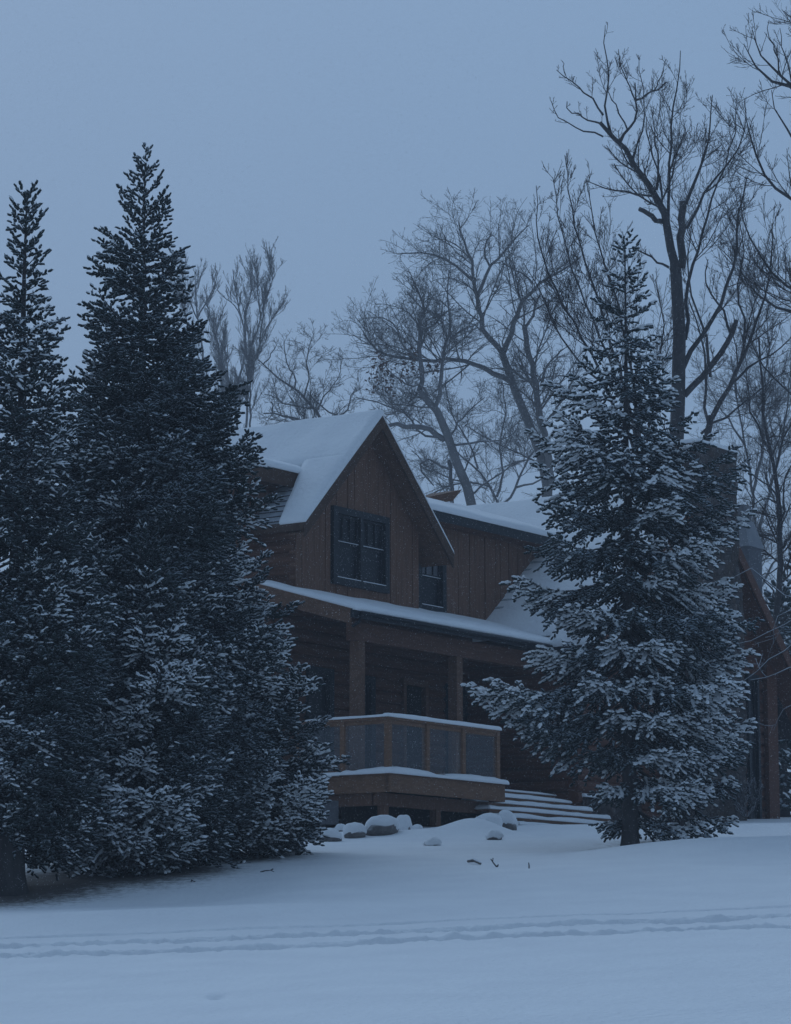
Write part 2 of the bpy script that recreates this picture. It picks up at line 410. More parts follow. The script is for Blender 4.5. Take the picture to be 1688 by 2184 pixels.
# ---- walls -------------------------------------------------------------
def log_wall(name, axis, c, a0, a1, z0, z1, holes=(), mat='log', top=None, row=.23, out=-1):
    """horizontal half-round logs; axis 'x' runs along x at y=c, axis 'y' runs along y at x=c"""
    mb = MB(); z = z0
    while z < z1-.01:
        zt = min(z+row, z1); zc = (z+zt)/2; segs = [(a0, a1)]
        if top:
            aa = np.linspace(a0, a1, 80); ok = [q for q in aa if top(q) > zc]
            if not ok: z = zt; continue
            segs = [(min(ok), max(ok))]
        for (h0, h1, hz0, hz1) in holes:
            if hz0 < zc < hz1:
                ns = []
                for s0, s1 in segs:
                    if h1 <= s0 or h0 >= s1: ns.append((s0, s1)); continue
                    if h0 > s0: ns.append((s0, h0))
                    if h1 < s1: ns.append((h1, s1))
                segs = ns
        for s0, s1 in segs:
            if s1-s0 < .02: continue
            j = random.uniform(-.008, .008)
            prof = [(0.16, z), (0.0, z), (-.035+j, z+.03), (-.06+j, z+row*.3), (-.065+j, z+row*.6), (-.035+j, zt-.02), (0.0, zt), (0.16, zt)]
            if axis == 'x': mb.prism_x([(c+o_, zz_) for o_, zz_ in prof], s0, s1)
            else: mb.prism_y([(c+o_, zz_) for o_, zz_ in prof], s0, s1)
        z = zt
    return hb(mb, name, mat)

def board_wall(name, y, x0, x1, zb, zt, hole=None, mat='cedar', w=.19, th=.15):
    """vertical boards with dark gaps and irregular widths; zb, zt functions of x"""
    mb = MB(); x = x0
    def piece(xa, xb, lo, hi, j):
        if hi(.5*(xa+xb))-lo(.5*(xa+xb)) < .02: return
        mb.hexa([(xa, y+j, lo(xa)), (xb, y+j, lo(xb)), (xb, y+th, lo(xb)), (xa, y+th, lo(xa)),
                 (xa, y+j, max(hi(xa), lo(xa)+.005)), (xb, y+j, max(hi(xb), lo(xb)+.005)), (xb, y+th, max(hi(xb), lo(xb)+.005)), (xa, y+th, max(hi(xa), lo(xa)+.005))])
    while x < x1-.01:
        xe = min(x+w*random.uniform(.8, 1.2), x1); j = random.uniform(-.012, .012); g = .012
        cuts = [(x, xe)]
        if hole and not (hole[1] <= x or hole[0] >= xe):
            cuts = []
            if x < hole[0]: cuts.append((x, hole[0]))
            a, b_ = max(x, hole[0]), min(xe, hole[1])
            piece(a, b_, zb, lambda q: hole[2], j); piece(a, b_, lambda q: hole[3], zt, j)
            if xe > hole[1]: cuts.append((hole[1], xe))
        for a, b_ in cuts: piece(a+g*.5, b_-g*.5, zb, zt, j)
        x = xe
    # backing seen in the joints
    return hb(mb, name, mat)

W1 = (1.70, 3.42, 3.68, 5.08)                  # paired window in the gable
W2 = (4.98, 5.90, 3.56, 4.78)                  # window beside the gable
board_wall("gable_wall", GWY, .62, 4.50, lambda x: porchz(GWY)-.1, lambda x: gab(x)-.12, W1)
board_wall("dormer_wall", SWY, 4.50, 10.6, lambda x: max(porchz(SWY), wing(x))-.15, lambda x: 5.48, W2)
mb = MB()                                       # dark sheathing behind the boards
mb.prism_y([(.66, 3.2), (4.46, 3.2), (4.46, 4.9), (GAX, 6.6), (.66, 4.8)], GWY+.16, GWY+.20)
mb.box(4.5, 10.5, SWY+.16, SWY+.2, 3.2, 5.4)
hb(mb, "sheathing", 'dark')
mb = MB(); mb.box(4.42, 4.52, GWY+.02, SWY-.01, 3.2, 5.2); hb(mb, "corner_board", 'trim')

# log side of the gable dormer and the wall of the left dormer
log_wall("side_wall", 'y', .66, GWY+.02, 5.0, 3.2, 4.75, mat='log', out=-1)
log_wall("left_dormer_wall", 'x', 3.35, -.1, 2.6, 4.2, 5.75, mat='log')
# porch back wall with door and windows, left end wall
holes = [(2.30, 3.05, .35, 2.15), (3.75, 4.45, .35, 2.15), (5.35, 6.45, .0, 2.15), (6.9, 8.0, .0, 2.1)]
log_wall("porch_wall", 'x', 3.0, .62, 8.3, -.85, 3.1, holes=[(1.55, 2.30, .3, 2.15), (2.95, 3.60, .3, 2.12), (4.55, 5.35, 0.0, 2.15), (6.05, 7.05, .0, 2.2)])
def endtop(y): return porchz(y)-.1 if y < 3.2 else (min(3.5+(y-3.2)*1.25, 6.2) if y < RIDY else 6.2-(y-RIDY)*.85)
log_wall("end_wall", 'y', .62, 3.0, 10.0, -.85, 6.2, top=lambda y: endtop(y), out=-1)
mb = MB(); mb.box(.62, 12, 9.9, 10.05, -.85, 2.7); hb(mb, "back_wall", 'log')
# dark interior behind the openings
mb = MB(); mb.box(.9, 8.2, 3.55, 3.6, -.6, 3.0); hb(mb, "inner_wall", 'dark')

# wing on the right
def wtop(x): return wing(x)-.18
log_wall("wing_wall", 'x', .5, 6.85, 14.78, -.85, 6.4, holes=[(13.66, 14.12, -.2, 2.9)], mat='redlog', top=wtop)
log_wall("wing_side_wall", 'y', 6.9, .66, 3.2, -.85, 2.7, mat='redlog')
mb = MB(); mb.box(14.70, 14.82, .5, 10, -.85, 3.0); hb(mb, "wing_end_wall", 'redlog')
mb = MB(); mb.box(14.42, 14.86, .33, .43, -.85, 3.25, .004); hb(mb, "corner_board", 'redlog')
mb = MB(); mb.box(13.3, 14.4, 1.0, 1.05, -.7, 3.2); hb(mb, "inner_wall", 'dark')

# ---- windows -----------------------------------------------------------
def window(x0, x1, z0, z1, y, units=2, lites=3, tw=.11, mid=.56, up=True, snowy=True, bright=False):
    mb = MB(); yo = y-.05
    mb.box(x0-.02, x0+tw, yo, y+.1, z0-.02, z1+.02); mb.box(x1-tw, x1+.02, yo, y+.1, z0-.02, z1+.02)
    mb.box(x0+tw, x1-tw, yo, y+.1, z1-tw, z1+.02); mb.box(x0+tw, x1-tw, yo, y+.1, z0-.02, z0+tw)
    wu = (x1-x0-2*tw)/units
    for k in range(1, units): xx = x0+tw+wu*k; mb.box(xx-.045, xx+.045, yo+.004, y+.1, z0+tw, z1-tw)
    f = hb(mb, "window", 'frame')
    zm = z0+(z1-z0)*mid; mb = MB(); pn = MB(); sn = MB()
    for k in range(units):
        xa = x0+tw+wu*k+(.045 if k else 0); xb = x0+tw+wu*(k+1)-(.045 if k < units-1 else 0)
        for (za, zb_, yy) in ((z0+tw, zm, y+.035), (zm, z1-tw, y+.012)):
            s = .045
            mb.box(xa, xa+s, yy, yy+.03, za, zb_); mb.box(xb-s, xb, yy, yy+.03, za, zb_)
            mb.box(xa+s, xb-s, yy, yy+.03, za, za+s); mb.box(xa+s, xb-s, yy, yy+.03, zb_-s, zb_)
            if za == zm and lites > 1:
                for q in range(1, lites):
                    xx = xa+(xb-xa)*q/lites; mb.box(xx-.014, xx+.014, yy+.003, yy+.027, za+s, zb_-s)
        if snowy:
            sn.box(xa+.01, xb-.01, y-.008, y+.010, zm+.003, zm+.010, .001)
            sn.box(xa-.01, xb+.01, y-.055, y-.01, z0+tw+.002, z0+tw+.013, .001)
    pn.box(x0+tw, x1-tw, y+.05, y+.056, z0+tw, z1-tw)
    hb(mb, "sash", 'frame', f); hb(pn, "pane", 'glass', f)
    if snowy: hb(sn, "sill_snow", 'snow', f)
    if bright:      # pale sheet painting the light seen in the upper lites
        cb = MB(); cb.box(x0+tw+.04, x1-tw-.04, y+.046, y+.049, zm+.05, z1-tw-.05); hb(cb, "painted_light_sheet", 'concrete', f)
    return f
window(*W1[:2], W1[2], W1[3], GWY-.02, units=2)
window(*W2[:2], W2[2], W2[3], SWY-.02, units=1, bright=True)
window(1.55, 2.30, .3, 2.15, 2.93, units=1, lites=1, snowy=False)
window(2.95, 3.60, .3, 2.12, 2.93, units=1, lites=1, snowy=False)
window(13.66, 14.12, -.2, 2.9, .42, units=1, lites=1, tw=.07, snowy=False)
window(6.05, 7.05, .02, 2.2, 2.93, units=2, lites=1, snowy=False)
mb = MB()                                       # front door
mb.box(4.53, 4.63, 2.88, 3.05, 0, 2.2); mb.box(5.27, 5.37, 2.88, 3.05, 0, 2.2); mb.box(4.63, 5.27, 2.88, 3.05, 2.08, 2.2)
door = hb(mb, "door_frame", 'trim')
mb = MB(); mb.box(4.63, 5.27, 2.98, 3.03, .02, 2.08)
for a, b_ in ((.15, .8), (1.0, 1.9)): mb.box(4.73, 5.17, 2.965, 2.979, a, b_)
hb(mb, "door_leaf", 'dark', door)
mb = MB(); mb.tube([(5.2, 2.96, 1.0), (5.2, 2.92, 1.0), (5.13, 2.92, 1.0)], .012, 6); hb(mb, "door_handle", 'metal', door)

# ---- roofs -------------------------------------------------------------
def slab(mb, a, b, c, d, th):     # quad top corners, pushed down
    P = [np.array(p, float) for p in (a, b, c, d)]; D = np.array([0, 0, -th])
    mb.hexa([P[0]+D, P[1]+D, P[2]+D, P[3]+D, P[0], P[1], P[2], P[3]])

# porch roof
mb = MB(); slab(mb, (.27, 1, porchz(1)), (8.1, 1, porchz(1)), (8.1, 3.4, porchz(3.4)), (.27, 3.4, porchz(3.4)), .06)
proof = hb(mb, "porch_roof", 'shingle')
mb = MB()
mb.box(.23, 6.9, .955, .995, porchz(1)-.15, porchz(1)+.005)
hb(mb, "eave_board", 'frame', proof)
mb = MB(); slab(mb, (.225, .99, porchz(1)+.01), (.268, .99, porchz(1)+.01), (.268, 3.45, porchz(3.45)+.01), (.225, 3.45, porchz(3.45)+.01), .27)
hb(mb, "rake_board", 'trim', proof)
mb = MB(); mb.tube([(.45, .90, porchz(1)-.06), (7.0, .90, porchz(1)-.07)], .04, 8); mb.tube([(.45, .9, porchz(1)-.08), (.40, .93, porchz(1)-.22), (.30, 1.0, porchz(1)-.30)], .03, 6)
hb(mb, "gutter", 'frame', proof, smooth=True)
mb = MB(); slab(mb, (.3, 1.05, porchz(1)-.10), (7.2, 1.05, porchz(1)-.10), (7.2, 2.93, porchz(2.93)-.10), (.3, 2.93, porchz(2.93)-.10), .03); hb(mb, "porch_ceiling", 'log', proof)
mb = MB(); mb.box(.8, 7.3, 1.30, 1.50, 2.46, 2.78); hb(mb, "porch_beam", 'log')
snow_slab("roof_snow", [(.24, .93, porchz(.93)), (7.9, .93, porchz(.93)), (7.9, 3.0, porchz(3.0)), (.24, 3.0, porchz(3.0))], .12, proof, 420, 24, .12, seed=1, dents=[(2.3+.30*k_+random.uniform(-.04, .04), 1.22+random.uniform(-.04, .04), .10) for k_ in range(16)])
# main roof left end piece (behind the porch roof) and back slope
mb = MB(); slab(mb, (-.35, RIDY, RIDZ), (WAX, RIDY, RIDZ), (WAX, 10.5, 2.4), (-.35, 10.5, 2.4), .16)
mroof = hb(mb, "main_roof", 'shingle')
snow_slab("roof_snow", [(-.35, RIDY, RIDZ), (WAX, RIDY, RIDZ), (WAX, 10.5, 2.4), (-.35, 10.5, 2.4)], .16, mroof, 60, 20, seed=2)

# gable dormer roof
gr = MB()
slab(gr, (GX0, GY, gab(GX0)), (GAX, GY, GAZ), (GAX, 7.5, GAZ), (GX0, 7.5, gab(GX0)), .10)
slab(gr, (GAX, GY, GAZ), (GX1, GY, gab(GX1)), (GX1, 7.5, gab(GX1)), (GAX, 7.5, GAZ), .10)
groof = hb(gr, "gable_roof", 'shingle')
def rakes(y0, y1, xa, za, xb, zb, xc, zc, h, parent, name="rake_board", mat='rake'):
    for (p, q) in (((xa, za), (xb, zb)), ((xb, zb), (xc, zc))):
        mb = MB(); L = math.hypot(q[0]-p[0], q[1]-p[1]); c = (q[0]-p[0])/L; hh = h/abs(c)
        mb.hexa([(p[0], y0, p[1]-hh), (q[0], y0, q[1]-hh), (q[0], y1, q[1]-hh), (p[0], y1, p[1]-hh), (p[0], y0, p[1]), (q[0], y0, q[1]), (q[0], y1, q[1]), (p[0], y1, p[1])])
        hb(mb, name, mat, parent)
rakes(GY-.045, GY-.003, GX0-.02, gab(GX0)-.01, GAX, GAZ+.01, GX1+.02, gab(GX1)-.01, .20, groof)
# soffit under the overhang
mb = MB(); o = .21
mb.hexa([(GX0, GY, gab(GX0)-o-.02), (GAX, GY, GAZ-o-.02), (GAX, GWY+.02, GAZ-o-.02), (GX0, GWY+.02, gab(GX0)-o-.02), (GX0, GY, gab(GX0)-o), (GAX, GY, GAZ-o), (GAX, GWY+.02, GAZ-o), (GX0, GWY+.02, gab(GX0)-o)])
mb.hexa([(GAX, GY, GAZ-o-.02), (GX1, GY, gab(GX1)-o-.02), (GX1, GWY+.3, gab(GX1)-o-.02), (GAX, GWY+.3, GAZ-o-.02), (GAX, GY, GAZ-o), (GX1, GY, gab(GX1)-o), (GX1, GWY+.3, gab(GX1)-o), (GAX, GWY+.3, GAZ-o)])
hb(mb, "soffit", 'trim', groof)
mb = MB(); mb.box(GX0-.03, GX0+.0, GY, 5.0, gab(GX0)-.16, gab(GX0)-.005); hb(mb, "eave_board", 'rake', groof)
# shingle courses left bare in the lee of the left dormer
mb = MB()
for k in range(12):
    x = GX0+.02+k*.115; z = gab(x)
    mb.hexa([(x, GY+.25, z+.020), (x+.118, GY+.25, gab(x+.118)+.004), (x+.118, 4.2, gab(x+.118)+.004), (x, 4.2, z+.020),
             (x, GY+.25, z+.036), (x+.118, GY+.25, gab(x+.118)+.012), (x+.118, 4.2, gab(x+.118)+.012), (x, 4.2, z+.036)])
hb(mb, "bare_shingles", 'shingle', groof)
xs_ = 1.62
snow_slab("roof_snow", [(xs_, GY-.06, gab(xs_)), (GAX+.03, GY-.06, GAZ+.01), (GAX+.03, 7.4, GAZ+.01), (xs_, 7.4, gab(xs_))], .14, groof, 60, 40, .10, seed=3)
snow_slab("roof_snow", [(GX0-.03, GY-.06, gab(GX0-.03)), (xs_+.06, GY-.06, gab(xs_+.06)), (xs_+.06, 3.12, gab(xs_+.06)), (GX0-.03, 2.62, gab(GX0-.03))], .14, groof, 40, 30, .12, seed=4)
snow_slab("roof_snow", [(GAX-.03, GY-.05, GAZ), (GX1+.03, GY-.05, gab(GX1+.03)), (GX1+.03, 7.4, gab(GX1+.03)), (GAX-.03, 7.4, GAZ)], .07, groof, 60, 30, .05, seed=5)

# left dormer: low roof merging into the gable
LZ = lambda y: 5.70+(y-3.0)*.30
mb = MB(); slab(mb, (-.4, 3.0, LZ(3.0)), (1.9, 3.0, LZ(3.0)), (2.4, RIDY, LZ(RIDY)), (-.4, RIDY, LZ(RIDY)), .08)
lroof = hb(mb, "left_dormer_roof", 'shingle')
mb = MB(); mb.box(-.42, 1.62, 2.955, 2.997, LZ(3)-.30, LZ(3)+.0); hb(mb, "eave_board", 'rake', lroof)
snow_slab("roof_snow", [(-.42, 2.93, LZ(2.93)), (1.62, 2.93, LZ(2.93)), (2.45, RIDY+.1, LZ(RIDY+.1)), (-.42, RIDY+.1, LZ(RIDY+.1))], .13, lroof, 50, 30, .12, seed=6)

# long dormer on the right
RZ = lambda y: 5.50+(y-2.6)*.33
mb = MB(); slab(mb, (4.2, 2.55, RZ(2.55)), (10.4, 2.55, RZ(2.55)), (10.4, RIDY, RZ(RIDY)), (4.2, RIDY, RZ(RIDY)), .08)
rroof = hb(mb, "long_dormer_roof", 'shingle')
mb = MB(); mb.box(4.4, 10.0, 2.51, 2.547, RZ(2.55)-.20, RZ(2.55)+.004); hb(mb, "eave_board", 'frame', rroof)
mb = MB(); mb.box(4.5, 10.2, 2.55, SWY, 5.27, 5.30); hb(mb, "soffit", 'log', rroof)
snow_slab("roof_snow", [(4.0, 2.48, RZ(2.48)), (10.3, 2.48, RZ(2.48)), (10.3, RIDY, RZ(RIDY)), (4.0, RIDY, RZ(RIDY))], .13, rroof, 90, 26, .12, seed=7)

# wing roof
mb = MB()
slab(mb, (7.2, -.02, wing(7.2)), (WAX, -.02, WAZ), (WAX, 9.5, WAZ), (7.2, 9.5, wing(7.2)), .12)
slab(mb, (6.74, -.02, wing(6.74)), (7.2, -.02, wing(7.2)), (7.2, .95, wing(7.2)), (6.74, .95, wing(6.74)), .12)
slab(mb, (WAX, -.02, WAZ), (16.3, -.02, wing(16.3)), (16.3, 9.5, wing(16.3)), (WAX, 9.5, WAZ), .12)
wroof = hb(mb, "wing_roof", 'shingle')
rakes(-.07, -.025, 6.70, wing(6.70)-.01, WAX, WAZ+.01, 16.33, wing(16.33)-.01, .22, wroof, mat='redlog')
mb = MB(); mb.box(6.69, 6.735, -.02, .95, wing(6.71)-.2, wing(6.71)-.005); hb(mb, "eave_board", 'frame', wroof)
mb = MB()
for (xa, xb) in ((6.8, WAX), (WAX, 16.25)):
    za, zb_ = wing(xa)-.30, wing(xb)-.30
    mb.hexa([(xa, 0, za-.02), (xb, 0, zb_-.02), (xb, .5, zb_-.02), (xa, .5, za-.02), (xa, 0, za), (xb, 0, zb_), (xb, .5, zb_), (xa, .5, za)])
hb(mb, "soffit", 'redlog', wroof)
snow_slab("roof_snow", [(7.0, -.06, wing(7.0)), (WAX+.03, -.06, WAZ+.01), (WAX+.03, 9.4, WAZ+.01), (7.0, 9.4, wing(7.0))], .13, wroof, 90, 50, .12, seed=8)
snow_slab("roof_snow", [(6.67, -.06, wing(6.67)), (7.3, -.06, wing(7.3)), (7.3, 1.05, wing(7.3)), (6.67, 1.05, wing(6.67))], .13, wroof, 40, 30, .12, seed=28)
snow_slab("roof_snow", [(WAX-.03, -.05, WAZ), (16.33, -.05, wing(16.33)), (16.33, 9.4, wing(16.33)), (WAX-.03, 9.4, WAZ)], .05, wroof, 60, 20, .05, seed=9)
# bare shingle strips where the wing roof meets the dormer wall
mb = MB()
for k in range(9):
    x = 7.75+k*.22; z = wing(x)+.112
    L = random.uniform(.12, .34)
    mb.hexa([(x, SWY-L, z+.012), (x+.05, SWY-L, z+.05), (x+.05, SWY+.02, z+.06), (x, SWY+.02, z+.02), (x-.02, SWY-L, z+.015), (x+.03, SWY-L, z+.055), (x+.03, SWY+.02, z+.065), (x-.02, SWY+.02, z+.025)])
hb(mb, "bare_shingles", 'shingle', wroof)
# small peak of the far dormer showing over the snow
mb = MB(); mb.hexa([(8.0, 4.9, 6.20), (8.75, 4.6, 6.36), (8.75, 5.2, 6.36), (8.0, 5.3, 6.20), (8.1, 4.9, 6.36), (8.95, 4.5, 6.62), (8.95, 5.2, 6.62), (8.1, 5.3, 6.36)])
pk = hb(mb, "rear_peak", 'trim')

# ---- chimneys ----------------------------------------------------------
mb = MB()
def stonebox(mb, x0, x1, y0, y1, z0, z1, tp=0.0, n=9):
    prev = None
    for i in range(n+1):
        t = i/n; z = z0+(z1-z0)*t; k = tp*t
        ring = []
        for (x, y) in ((x0+k, y0), ((x0+x1)/2, y0-.01), (x1-k, y0), (x1-k, y1), (x0+k, y1)):
            ring.append((x+random.uniform(-.025, .025), y+random.uniform(-.03, .03), z))
        if prev: mb.add(prev+ring, [(a, (a+1) % 5, (a+1) % 5+5, a+5) for a in range(5)])
        prev = ring
    mb.add(prev, [(0, 1, 2, 3, 4)])
stonebox(mb, 10.1, 12.36, -.25, .48, -.85, 4.6, .05, 14)
stonebox(mb, 10.55, 12.20, -.25, .48, 4.58, 7.38, .04, 12)
mb.hexa([(10.16, -.24, 4.57), (12.31, -.24, 4.57), (12.31, .47, 4.57), (10.16, .47, 4.57), (10.56, -.24, 5.0), (12.19, -.24, 5.0), (12.19, .47, 5.0), (10.56, .47, 5.0)])
ch = hb(mb, "stone_chimney", 'stone')
snow_slab("snow_cap", [(10.58, -.26, 7.37), (12.19, -.26, 7.37), (12.19, .5, 7.37), (10.58, .5, 7.37)], .12, ch, 30, 20, .2, seed=10)
# rendered chimney at the back with a sheet metal shoulder
R = lambda u, v, d: (lambda p: (float((p-OH)@XH), float((p-OH)@YH), float(p[2]-OH[2])))(at(u, v, d))
cx_, cy_, cz_ = R(1594, 1165, 62)
mb = MB(); mb.box(cx_-.30, cx_+.30, cy_-.2, cy_+.25, -.85, cz_-.05); c2 = hb(mb, "rendered_chimney", 'chimney')
mb = MB(); mb.hexa([(cx_-.38, cy_-.25, cz_-.05), (cx_+.36, cy_-.25, cz_-.05), (cx_+.36, cy_+.3, cz_-.05), (cx_-.38, cy_+.3, cz_-.05), (cx_-.33, cy_-.12, cz_+.55), (cx_+.10, cy_-.12, cz_+.55), (cx_+.10, cy_+.16, cz_+.55), (cx_-.33, cy_+.16, cz_+.55)])
hb(mb, "metal_shoulder", 'metal', c2)
mb = MB(); mb.box(cx_-.30, cx_+.04, cy_-.10, cy_+.14, cz_+.55, cz_+.90); hb(mb, "flue", 'concrete', c2)

# ---- porch floor, deck, railing, steps -----------------------------------
mb = MB()
for k in range(13): mb.box(.02, 3.52, .0+k*.075, .07+k*.075, -.035, 0)
mb.box(.5, 7.0, .98, 2.95, -.035, 0)
hb(mb, "deck_floor", 'deckwood')
mb = MB(); mb.box(-.02, 3.55, -.045, -.002, -.31, -.005); hb(mb, "fascia_board", 'deckwood', bevel=.006)
mb = MB(); mb.box(-.02, .022, .0, 3.0, -.31, -.005); hb(mb, "fascia_board", 'deckwood')
mb = MB(); mb.box(3.505, 3.55, 0, .95, -.31, -.005); hb(mb, "fascia_board", 'deckwood')
mb = MB(); mb.box(.1, 3.3, .30, .40, -.52, -.30); mb.box(.08, .18, .42, 2.9, -.52, -.30); hb(mb, "under_beam", 'cedar')
for x, y in ((.32, .35), (1.9, .35)):
    mb = MB(); mb.box(x-.07, x+.07, y-.07, y+.07, -.85, -.50); hb(mb, "support_post", 'cedar')
mb = MB(); mb.box(-.58, -.22, .9, 1.3, -.85, -.44, .01); hb(mb, "concrete_block", 'concrete')
mb = MB(); mb.box(.1, 6.9, 1.02, 1.08, -.85, -.05); hb(mb, "skirting", 'dark')
rl = MB(); rl.box(-.03, 3.47, -.0, .09, .93, .975); rl.box(-.03, .06, .093, 3.0, .93, .975); rl.box(3.37, 3.46, .093, .95, .93, .975)
rl.box(.0, 3.44, .02, .06, .86, .928); rl.box(.0, 3.44, .02, .06, .05, .09)
rl.box(.0, .04, .1, 2.9, .86, .928); rl.box(.0, .04, .1, 2.9, .05, .09)
rail = hb(rl, "railing", 'deckwood', bevel=.004)
for x, y in ((.03, .04), (1.17, .04), (2.29, .04), (3.40, .04), (.03, .98), (.03, 1.95), (.03, 2.9), (3.40, .93)):
    mb = MB(); mb.box(x-.05, x+.05, y-.05 + (.0 if y > .5 else .0), y+.05, -.28 if y < .5 else -.02, .925 if not (x < .1 and y > .5) else 1.0)
    hb(mb, "rail_post", 'deckwood', rail, bevel=.004)
for a, b_ in ((.08, 1.12), (1.22, 2.24), (2.34, 3.35)):
    mb = MB(); mb.box(a, b_, .036, .042, .09, .86); hb(mb, "screen_panel", 'screen', rail)
for a, b_ in ((.10, .93), (1.03, 1.90)):
    mb = MB(); mb.box(.017, .022, a, b_, .09, .86); hb(mb, "screen_panel", 'screen', rail)
snow_slab("rail_snow", [(-.05, -.03, .975), (3.49, -.03, .975), (3.49, .12, .975), (-.05, .12, .975)], .075, rail, 120, 9, .05, seed=12)
snow_slab("rail_snow", [(-.05, .0, .975), (.085, .0, .975), (.085, 2.0, .975), (-.05, .9, .975)], .05, rail, 9, 40, .04, seed=13)
# drift along the deck edge
dk = MB(); dk.box(-.07, 3.59, -.075, 1.0, -.004, .004); dk = hb(dk, "deck_edge_board", 'deckwood')
snow_slab("deck_snow", [(-.09, -.10, .004), (3.61, -.10, .004), (3.61, .95, .004), (-.09, .95, .004)], .115, dk, 140, 22, .13, seed=14, rough=.9)
snow_slab("deck_snow", [(-.09, .9, .004), (.20, .9, .004), (.20, 2.9, .004), (-.09, 2.9, .004)], .06, dk, 9, 30, .06, seed=15)
# porch posts
for x in (1.0, 4.10, 7.1):
    mb = MB(); mb.box(x-.10, x+.10, 1.30, 1.50, .0, 2.46); p = hb(mb, "porch_post", 'trim', bevel=.008)
    mb = MB(); mb.box(x-.125, x+.125, 1.275, 1.525, .0, .16); hb(mb, "post_base", 'trim', p)
    if x > 7: mb = MB(); mb.box(x-.13, x+.13, 1.27, 1.53, .162, .185, .003); hb(mb, "post_snow", 'snow', p)
# steps
st = MB(); sn = []
for k in range(0, 6):
    z = -.150*k; y = .90-.30*k; xl = 3.05+.02*k if k > 1 else 3.56; xr = [6.75, 6.95, 7.1, 7.25, 7.25, 7.1][k]
    st.box(xl, xr, y, y+.34, z-.04, z-.003); st.box(xl+.03, xr-.03, y+.03, y+.07, z-.15, z-.04)
    sn.append((xl, xr, y, z))
steps = hb(st, "steps", 'deckwood')
for i, (xl, xr, y, z) in enumerate(sn):
    snow_slab("step_snow", [(xl-.02, y-.025, z), (xr+.02, y-.025, z), (xr+.02, y+.30, z), (xl-.02, y+.30, z)], .075 if i else .035, steps, 90, 9, .05, seed=20+i, rough=.5)
mb = MB(); mb.box(7.0, 9.2, .42, .6, -.85, -.02); pl = hb(mb, "plinth", 'stone')
snow_slab("plinth_snow", [(6.98, .36, -.02), (9.2, .36, -.02), (9.2, .62, -.02), (6.98, .62, -.02)], .08, pl, 40, 9, .08, seed=30)
mb = MB(); mb.box(14.6, 14.95, .2, .55, -.9, -.3, .03); hb(mb, "plinth", 'stone')

# ================================================================ trees
def tubes(P, R, sides):
    """P (N,K,3) polylines, R (N,K) radii -> vertices, quads (vectorised)"""
    Nn, K, _ = P.shape
    T = np.empty_like(P); T[:, 1:-1] = P[:, 2:]-P[:, :-2]; T[:, 0] = P[:, 1]-P[:, 0]; T[:, -1] = P[:, -1]-P[:, -2]
    T /= np.linalg.norm(T, axis=2, keepdims=True)+1e-9
    ref = np.array([.31, .17, .1]); A = np.cross(T, ref); A /= np.linalg.norm(A, axis=2, keepdims=True)+1e-9
    B = np.cross(T, A)
    an = np.arange(sides)*2*math.pi/sides
    V = P[:, :, None, :]+R[:, :, None, None]*(np.cos(an)[None, None, :, None]*A[:, :, None, :]+np.sin(an)[None, None, :, None]*B[:, :, None, :])
    b = (np.arange(Nn)[:, None, None]*K+np.arange(K-1)[None, :, None])*sides+np.arange(sides)[None, None, :]
    nx_ = np.roll(np.arange(sides), -1)-np.arange(sides)
    q = np.stack([b, b+nx_, b+nx_+sides, b+sides], -1).reshape(-1, 4)
    return V.reshape(-1, 3), q
class Acc:
    def __init__(s): s.V = []; s.T = []; s.Q = []; s.n = 0
    def add(s, V, tris=None, quads=None):
        s.V.append(V)
        if tris is not None: s.T.append(tris+s.n)
        if quads is not None: s.Q.append(quads+s.n)
        s.n += len(V)
    def build(s, name, mat, parent, origin, smooth=False):
        if not s.V: return None
        return mesh_np(name, np.concatenate(s.V), np.concatenate(s.T) if s.T else None, np.concatenate(s.Q) if s.Q else None, M[mat], parent, smooth, origin)
def unit(v): return v/(np.linalg.norm(v, axis=-1, keepdims=True)+1e-9)
def resample(P, R, K):
    P = np.asarray(P, float); R = np.asarray(R, float)
    s = np.r_[0, np.cumsum(np.linalg.norm(np.diff(P, axis=0), axis=1))]; t = np.linspace(0, s[-1], K)
    # smooth with a Catmull-Rom like fit via dense linear + blur
    d = np.linspace(0, s[-1], K*4); D = np.stack([np.interp(d, s, P[:, i]) for i in range(3)], 1); Rd = np.interp(d, s, R)
    k = np.array([1, 2, 3, 2, 1.])/9
    for _ in range(2):
        E = np.stack([np.convolve(np.pad(D[:, i], 2, mode='edge'), k, mode='valid') for i in range(3)], 1); E[0] = D[0]; E[-1] = D[-1]; D = E
    return np.stack([np.interp(t, d, D[:, i]) for i in range(3)], 1), np.interp(t, d, Rd)

